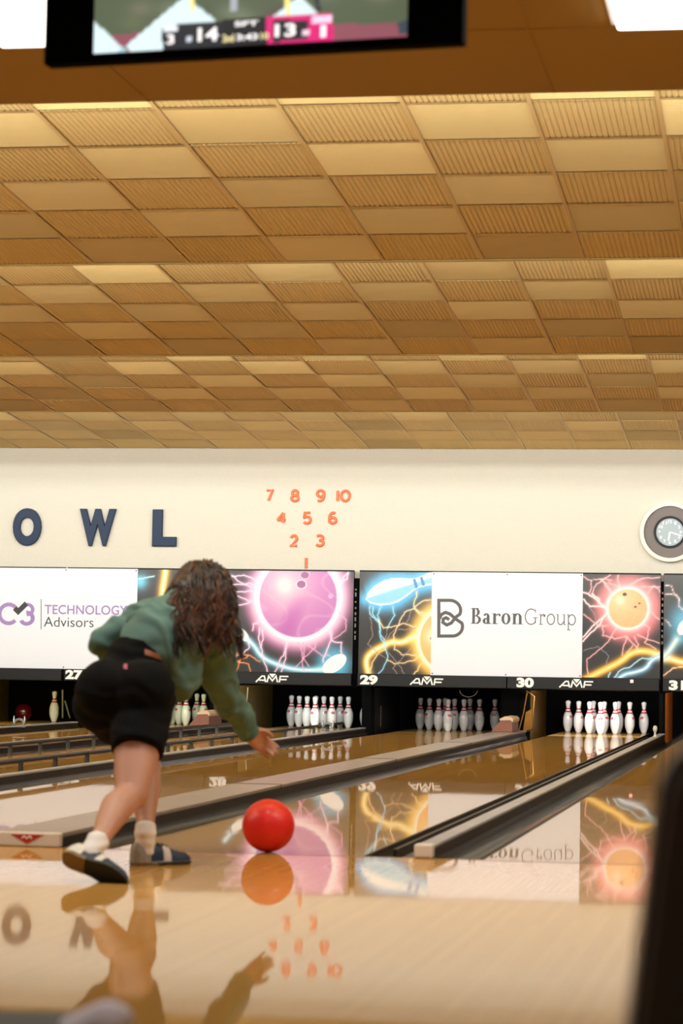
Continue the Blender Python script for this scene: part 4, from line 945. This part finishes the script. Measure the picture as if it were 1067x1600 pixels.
# left hand, out of sight in front of the body
ld = Vector((.5, .6, -.6)).normalized(); ls = ld.cross(Vector((0, 0, 1))).normalized(); ln2 = ld.cross(ls)
for b_ in (-.026, -.009, .009, .026):
    capsule(mb, wrL+ld*.01+ls*b_*.7, .016, wrL+ld*.08+ls*b_, .0125); p = wrL+ld*.083+ls*b_; a_ = 0
    for L_, c_ in zip((.038, .024, .019), (.3, .5, .4)): a_ += c_; q_ = p+(ld*math.cos(a_)+ln2*math.sin(a_)+ls*b_*1.5)*L_; capsule(mb, p, .0085, q_, .008, n=12); p = q_
p = wrL+ld*.03+ls*.03; q_ = p+(ld*.6+ls*.8)*.04; capsule(mb, p, .013, q_, .010); capsule(mb, q_, .010, q_+(ld*.85+ls*.4)*.035, .0085)
body = melt(mb, 'body', skin, root, .0055, 4)
eye_w = mat('eye_white', srgb(235, 232, 228), .3); 
for s_ in (-1, 1):
    mb = MB(); mb.ball(hp(s_*.033, .078, .014), .012, 14); mb.build('eye', eye_w, body)

# shorts
mb = MB()
mid = lerp(hipL, hipR, .5)
mb.ball(lerp(mid, waist, .15)+Vector((-.005, 0, 0)), .165, 30, sc=(1.08, .95, .92)); mb.ball(at(166, 1078, -.82), .118, 26); mb.ball(at(224, 1078, -.84), .118, 26)
capsule(mb, mid+Vector((0, .02, .03)), .15, lerp(mid, waist, 1.2)+Vector((-.004, 0, .0)), .128, 28, flat1=True)
capsule(mb, hipL+Vector((-.005, -.02, -.01)), .122, lerp(hipL, kneL, .42)+Vector((-.015, 0, .02)), .105, 26, flat1=True)
capsule(mb, hipR+Vector((0, -.02, 0)), .122, at(214, 1174, -.93), .099, 26, flat1=True)
def fold_s(c): return .004*mnoise.noise(c*13)+.0025*math.sin(60*c.z+18*c.x+5*mnoise.noise(c*9))
shorts = melt(mb, 'shorts', short_m, root, .008, 6, fold_s)
mb = MB(); pc = [at(224, 1014, -.80), at(254, 1023, -.80), at(252, 1032, -.80), at(224, 1022, -.80)]
def on_surface(ob, px, py, lift):
    d = Vector(ray(px, py)); dg = bpy.context.evaluated_depsgraph_get(); dg.update()
    ok, l, n, _ = ob.evaluated_get(dg).ray_cast(ob.matrix_world.inverted() @ Vector(CAM), (ob.matrix_world.inverted().to_3x3() @ d).normalized())
    return (ob.matrix_world @ l + n*lift) if ok else at(px, py, -.8)
def patch(ob, x0, y0, x1, y1, sk, name, m_, parent, nx=8, ny=4):
    mb = MB(); v = []
    for lift in (.0035, .0005):
        for j in range(ny+1):
            for i in range(nx+1):
                u, w_ = i/nx, j/ny; v.append(on_surface(ob, x0+(x1-x0)*u, y0+(y1-y0)*w_+sk*u, lift))
    k = nx+1; f = [(j*k+i, j*k+i+1, (j+1)*k+i+1, (j+1)*k+i) for j in range(ny) for i in range(nx)]
    mb.add(v[:k*(ny+1)], f, 0, True); return mb.build(name, m_, parent)
bpy.context.view_layer.update()
patch(shorts, 226, 1015, 254, 1023, 9, 'leather_patch', mat('leather_tan', srgb(176, 110, 80), .6), shorts)
patch(shorts, 194, 1038, 199.5, 1045.5, 1, 'pink_tag', mat('tag_pink', srgb(186, 92, 118), .6), shorts, 3, 3)

# sweatshirt
mb = MB()
capsule(mb, lerp(waist, chest, .25)+Vector((.008, .0, .010)), .148, lerp(waist, chest, .55)+Vector((0, 0, .01)), .158, 28); capsule(mb, lerp(waist, chest, .55), .158, chest+Vector((0, 0, .005)), .150, 28)
capsule(mb, chest, .145, neck+Vector((0, 0, -.015)), .085, 24); mb.ball(at(272, 1052, -.60), .105, 24)
capsule(mb, shL+Vector((.06, 0, -.02)), .10, shL, .082, 22); chain(mb, [(shL, .080), (lerp(shL, elL, .5)+Vector((0, 0, .0)), .066), (elL, .056), (lerp(elL, wrL, .9), .042)])
capsule(mb, shR+Vector((-.07, 0, .0)), .115, shR, .088, 22); chain(mb, [(shR, .086), (lerp(shR, elR, .45), .074), (elR, .062), (lerp(elR, wrR, .55), .056), (lerp(elR, wrR, .86), .046)])
def fold_t(c):
    a = (c-waist); t = a.dot((chest-waist).normalized())
    w1 = math.sin(46*t+9*a.x+4.5*mnoise.noise(c*6)); w2 = mnoise.noise(c*11)
    return .010*max(0, w1)**1.5+.009*w2+.003*math.sin(70*c.z+30*c.x+6*mnoise.noise(c*10))
shirt = melt(mb, 'sweatshirt', shirt_m, root, .008, 5, fold_t)
mb = MB(); cd = (wrR-elR).normalized(); c0 = lerp(elR, wrR, .80); capsule(mb, c0, .047, c0+cd*.062, .041, 22, flat0=True, flat1=True); melt(mb, 'cuff', cuff_m, shirt, .006, 2, lambda c: .002*math.sin(160*(c-c0).dot(cd)))
mb = MB(); d_ = (waist-chest).normalized(); c1 = waist-d_*.050+Vector((.008, 0, .004)); capsule(mb, c1-d_*.02, .147, c1+d_*.022, .142, 30, flat0=True, flat1=True); melt(mb, 'hem', cuff_m, shirt, .008, 2, lambda c: .0015*math.sin(120*c.x+60*c.z))
# socks
for (h_, ax_, u_), an, k in ((FL, ankL, kneL), (FR, ankR, kneR)):
    mb = MB(); d_ = (k-an).normalized(); capsule(mb, h_+ax_*.055+u_*.055, .036, an, .0405, 22); capsule(mb, an, .0405, an+d_*.035, .0415, 22, flat1=True)
    melt(mb, 'sock', sock_m, root, .005, 3, lambda c: .0015*math.sin(170*c.z))
# shoes, each built in its own frame (x across, y heel to toe, z up) and then placed
shoe_g = mat('shoe_grey', srgb(150, 144, 136), .5, vary=.5, vscale=70)
def shoe(heel, toe, upv, name_label, hm=None):
    ax = (Vector(toe)-Vector(heel)); L_ = .262; ax.normalize(); u_ = (Vector(upv)-ax*ax.dot(Vector(upv))).normalized(); sd = ax.cross(u_)
    base = lerp(heel, toe, .5)-ax*L_/2
    T = Matrix(((sd.x, ax.x, u_.x, base.x), (sd.y, ax.y, u_.y, base.y), (sd.z, ax.z, u_.z, base.z), (0, 0, 0, 1)))
    def out(mb): mb.v = [tuple(T @ Vector(v)) for v in mb.v]; return mb
    wid = lambda t: np.interp(t, [0, .04, .12, .3, .45, .62, .75, .88, .96, 1], [.018, .028, .034, .032, .034, .044, .047, .040, .027, .010])
    cen = lambda t: np.interp(t, [0, .3, .6, 1], [0, .002, .004, -.002])
    hgt = lambda t: np.interp(t, [0, .06, .2, .34, .46, .6, .75, .9, 1], [.074, .088, .084, .078, .076, .062, .050, .042, .022])
    def shell(t0, t1, z0, zf, inset, n=22, m=12, grow=0.0):
        v = []; f = []
        for i in range(n+1):
            t = t0+(t1-t0)*i/n; w_ = wid(t)+grow-inset; h = zf(t)
            for j in range(m+1):
                a = PI*j/m; cs = math.cos(a); sn = math.sin(a)
                v.append((cen(t)+math.copysign(abs(cs)**.6, cs)*w_*(1-.22*sn), t*L_, z0+(h-z0+grow)*sn**.75))
        k = m+1
        for i in range(n):
            for j in range(m): f.append((i*k+j, i*k+j+1, (i+1)*k+j+1, (i+1)*k+j))
        f.append(tuple(range(k))); f.append(tuple(reversed(range(n*k, (n+1)*k))))
        return v, f
    mb = MB(); mb.add(*shell(.0, 1.0, .014, hgt, 0.0), 0, True); out(mb); sh = mb.build('shoe', shoe_n, root); fix_normals(sh); tag(sh, name_label)
    mb = MB(); mb.add(*shell(-.004, .23, .014, hgt, 0.0, grow=.0022), 0, True); fix_normals(out(mb).build('heel_counter', hm or shoe_w, sh))
    mb = MB(); mb.add(*shell(.45, .56, .014, hgt, 0.0, n=8, grow=.0024), 0, True); fix_normals(out(mb).build('stripe', shoe_w, sh))
    mb = MB(); mb.add(*shell(.0, 1.0, .010, lambda t: .019, 0.0, grow=.0030), 0, True); fix_normals(out(mb).build('welt', shoe_w, sh))
    for (t0, t1, m_, nm, dz) in ((.0, .34, sole_t, 'heel', .0), (.335, 1.0, sole_b, 'sole', .0025)):
        mb = MB(); top = []; bot = []
        for sgn in (1, -1):
            for i in range(17):
                t = t0+(t1-t0)*(i if sgn > 0 else 16-i)/16; top.append((cen(t)+sgn*(wid(t)+.003), t*L_, .0135)); bot.append((cen(t)+sgn*(wid(t)+.002), t*L_, dz))
        n = len(top); mb.add(top+bot, [tuple(range(n)), tuple(reversed(range(n, 2*n)))]+[(i, i+n, (i+1) % n+n, (i+1) % n) for i in range(n)]); fix_normals(out(mb).build(nm, m_, sh))
    for i in range(4):
        t = .40+i*.055; mb = MB(); mb.tube([(cen(t)-.02, t*L_, hgt(t)-.004), (cen(t), t*L_+.004, hgt(t)+.004), (cen(t)+.02, t*L_, hgt(t)-.004)], .0035, 6); out(mb).build('lace', lace_m, sh)
shoe(heelL, toeL, (0, 0, 1), 'planted navy bowling shoe with grey heel', shoe_g)
shoe(heelR, toeR, FR[2], 'trailing navy bowling shoe showing its sole')

# hair: scalp cap plus long wavy locks falling to the right side
mb = MB(); mb.ball(hp(0, -.022, .032), .102, 30, sc=(.95, 1.05, 1.02), rot=R3); mb.ball(hp(0, -.075, -.02), .085, 26, sc=(1.0, .8, 1.15), rot=R3)
mb.ball(at(330, 965, -.43), .075, 22, sc=(.9, .7, 1.1)); mb.ball(at(345, 965, -.40), .06, 22, sc=(.8, .7, 1.3)); mb.ball(at(295, 925, -.42), .075, 22)
hair = melt(mb, 'hair', hair_m, root, .008, 4, lambda c: .005*mnoise.noise(c*26)+.003*math.sin(150*c.x+40*c.z+8*mnoise.noise(c*12)))
rng = np.random.RandomState(5)
from mathutils.bvhtree import BVHTree
def bvh(o):
    me = o.data; return BVHTree.FromPolygons([tuple(v.co) for v in me.vertices], [tuple(f.vertices) for f in me.polygons])
shirt_t = bvh(shirt)
def keep_out(q_):
    l, n_, i_, d_ = shirt_t.find_nearest(q_)
    if l is not None and (q_-l).dot(n_) < .008 and d_ < .09: return l+n_*.009
    return q_
mb = MB(); mb2 = MB()
for i in range(1000):
    a = rng.uniform(-PI, PI); e = rng.uniform(-.35, 1.45)
    x, z = math.cos(a)*math.cos(e), math.sin(e); y = math.sin(a)*math.cos(e)
    if y > .35 and z < .75: continue
    p = hp(x*.099, y*.107-.02, z*.103+.032)
    L_ = rng.uniform(.16, .36) if y < .1 else rng.uniform(.12, .24); n = 18; pts = []; vel = (p-head).normalized()*.45+Vector((0, -.15, -.12))
    side = rng.uniform(-.7, 1.1)
    w0 = 6.3*mnoise.noise(p*14)+rng.uniform(-.7, .7); wa = rng.uniform(.004, .011); q_ = p.copy()
    out_ = (p-hp(0, -.02, .03)).normalized(); lift_ = rng.uniform(0, .012)
    for k in range(n):
        pts.append(q_+out_*lift_*min(1, k/5)+Vector((math.cos(w0+k*.85), math.sin(w0*1.3+k*.75)*.7, math.sin(w0+k*.85)*.4))*wa*min(1, k/6))
        vel = vel*.84+Vector((.045*side, -.035, -.30)); q_ = q_+vel.normalized()*L_/n
        d_ = q_-hp(0, -.02, .03)
        q_ = keep_out(q_)
        if d_.length < .110: q_ = hp(0, -.02, .03)+d_.normalized()*.110
    pts = [keep_out(x_) for x_ in pts]
    r_ = rng.uniform(.0016, .0034); (mb if i % 4 else mb2).tube(pts, [r_*(.7+.8*math.sin(PI*min(1, (k+2)/(n+1)))) for k in range(n)], 5)
for i in range(420):        # loose waves lying over the right shoulder and upper back
    px, py = rng.uniform(276, 362), rng.uniform(918, 968)
    p = on_surface(shirt, px, py, .012+.010*rng.rand()); L_ = rng.uniform(.10, .19); n = 14; pts = []; q_ = p.copy(); w0 = px*.09+rng.uniform(-.6, .6); wa = rng.uniform(.005, .012); vel = Vector((.05*rng.uniform(-1, .8), -.05, -.3)).normalized()
    for k in range(n):
        pts.append(keep_out(q_+Vector((math.cos(w0+k*.9), -.4*abs(math.sin(w0+k*.8)), .3*math.sin(w0+k*.9)))*wa*min(1, k/4)))
        q_ = keep_out(q_+vel*L_/n)
    r_ = rng.uniform(.0018, .0036); (mb if i % 3 else mb2).tube(pts, [r_*(.7+.8*math.sin(PI*min(1, (k+2)/(n+1)))) for k in range(n)], 5)
mb.build('locks', hair_m, hair); mb2.build('lighter_locks', mat('hair_light', srgb(92, 54, 32), .42, vary=.4, vscale=30), hair)
#>PERSON
#<FOREGROUND
# ------------------------------------------------------------------ out-of-focus things close to the camera
t = empty('chair', Vector((atd(1110, 1700, 1.75).x, atd(1110, 1700, 1.75).y, 0)), 'dark blurred chair back close to the camera at right edge', 'chair')
dk = mat('chair_dark', srgb(70, 58, 46), .8, vary=.1); ed = mat('chair_edge', srgb(14, 13, 12), .35)
def slab(px_top, px_bot, dep, th, name, m_, inset=0.0):
    mb = MB(); out_ = []
    L0, L1 = atd(px_top[0], px_top[1], dep), atd(px_bot[0], px_bot[1], dep)
    wv = Vector((rt[0], rt[1], 0)).normalized(); nv = Vector((fw[0], fw[1], 0)).normalized()
    W_ = .42; zt, zb = L0.z, .40
    dx = (L1-L0).dot(wv)/(L1.z-L0.z); xb = dx*(zb-zt)
    out2 = [(xb+inset, zb), (0+inset, zt-.05)] + [(inset+.05*(1-math.cos(a)), zt-.05+(.05-inset)*math.sin(a)) for a in np.linspace(.2, PI/2, 6)] + [(W_-.05-inset+.05*math.sin(a), zt-.05+(.05-inset)*math.cos(a)) for a in np.linspace(0, PI/2-.2, 6)] + [(W_-inset, zt-.05), (W_-xb-inset, zb)]
    base = L0.copy(); base.z = 0
    for off in (0, th):
        for (x, z) in out2: out_.append(base+wv*x+nv*off+Vector((0, 0, z)))
    n = len(out2); mb.add(out_, [tuple(range(n)), tuple(reversed(range(n, 2*n)))]+[(i, i+n, (i+1) % n+n, (i+1) % n) for i in range(n)])
    o = mb.build(name, m_, t); fix_normals(o); return base, wv, nv, W_
base, wv, nv, W_ = slab((1030, 1144), (976, 1600), 1.75, .035, 'backrest', ed)
slab((1044, 1162), (991, 1600), 1.72, .018, 'back_pad', dk, .0)
c_ = base+wv*W_/2-nv*.22
mb = MB(); mb.box(-.23, .23, -.22, .22, .40, .45, 0, .02); R_ = Matrix((wv, nv, Vector((0, 0, 1)))).transposed(); mb.v = [tuple(R_ @ Vector(v)+c_) for v in mb.v]; mb.build('seat', dk, t)
for sx_ in (-.2, .2):
    for sy_ in (-.19, .19):
        mb = MB(); mb.tube([R_ @ Vector((sx_, sy_, .41))+c_, R_ @ Vector((sx_*1.1, sy_*1.1, 0.0))+c_], .012, 8); mb.build('leg', M['chrome'], t)
# bench corner and a pale shoe resting on it
P0 = atd(0, 1568, 3.0); zt = P0.z
t = empty('bench', (P0.x-.5, P0.y, 0), 'dark navy bench edge in the bottom left corner', 'bench')
wv = Vector((rt[0], rt[1], 0)).normalized(); nv = Vector((fw[0], fw[1], 0)).normalized(); R_ = Matrix((wv, nv, Vector((0, 0, 1)))).transposed()
def loc_box(mb): mb.v = [tuple(R_ @ Vector(v)+Vector((P0.x, P0.y, 0))) for v in mb.v]; return mb
xr2 = (atd(150, 1580, 3.0)-P0).dot(wv)
mb = MB(); mb.box(-1.2, xr2, -.42, .0, zt-.07, zt-.004, 0, .03); loc_box(mb).build('seat', mat('bench_navy', srgb(20, 19, 26), .6, vary=.2), t)
mb = MB(); mb.box(-1.15, xr2-.05, -.36, -.06, .0, zt-.07); loc_box(mb).build('base', M['black'], t)
t2 = empty('sneaker', R_ @ Vector((xr2, -.2, zt))+Vector((P0.x, P0.y, 0)), 'pale lavender-white rounded shoe toe at the bottom left corner', 'shoe')
mb = MB(); a = atd(168, 1589, 2.85); b_ = atd(122, 1618, 2.88); capsule(mb, a, .022, b_, .028); capsule(mb, b_, .028, atd(104, 1640, 2.9), .032); mb.ball(atd(180, 1596, 2.85), .024, 18)
melt(mb, 'upper', mat('sneaker_pale', srgb(246, 238, 244), .6), t2, .006, 5)
#>FOREGROUND
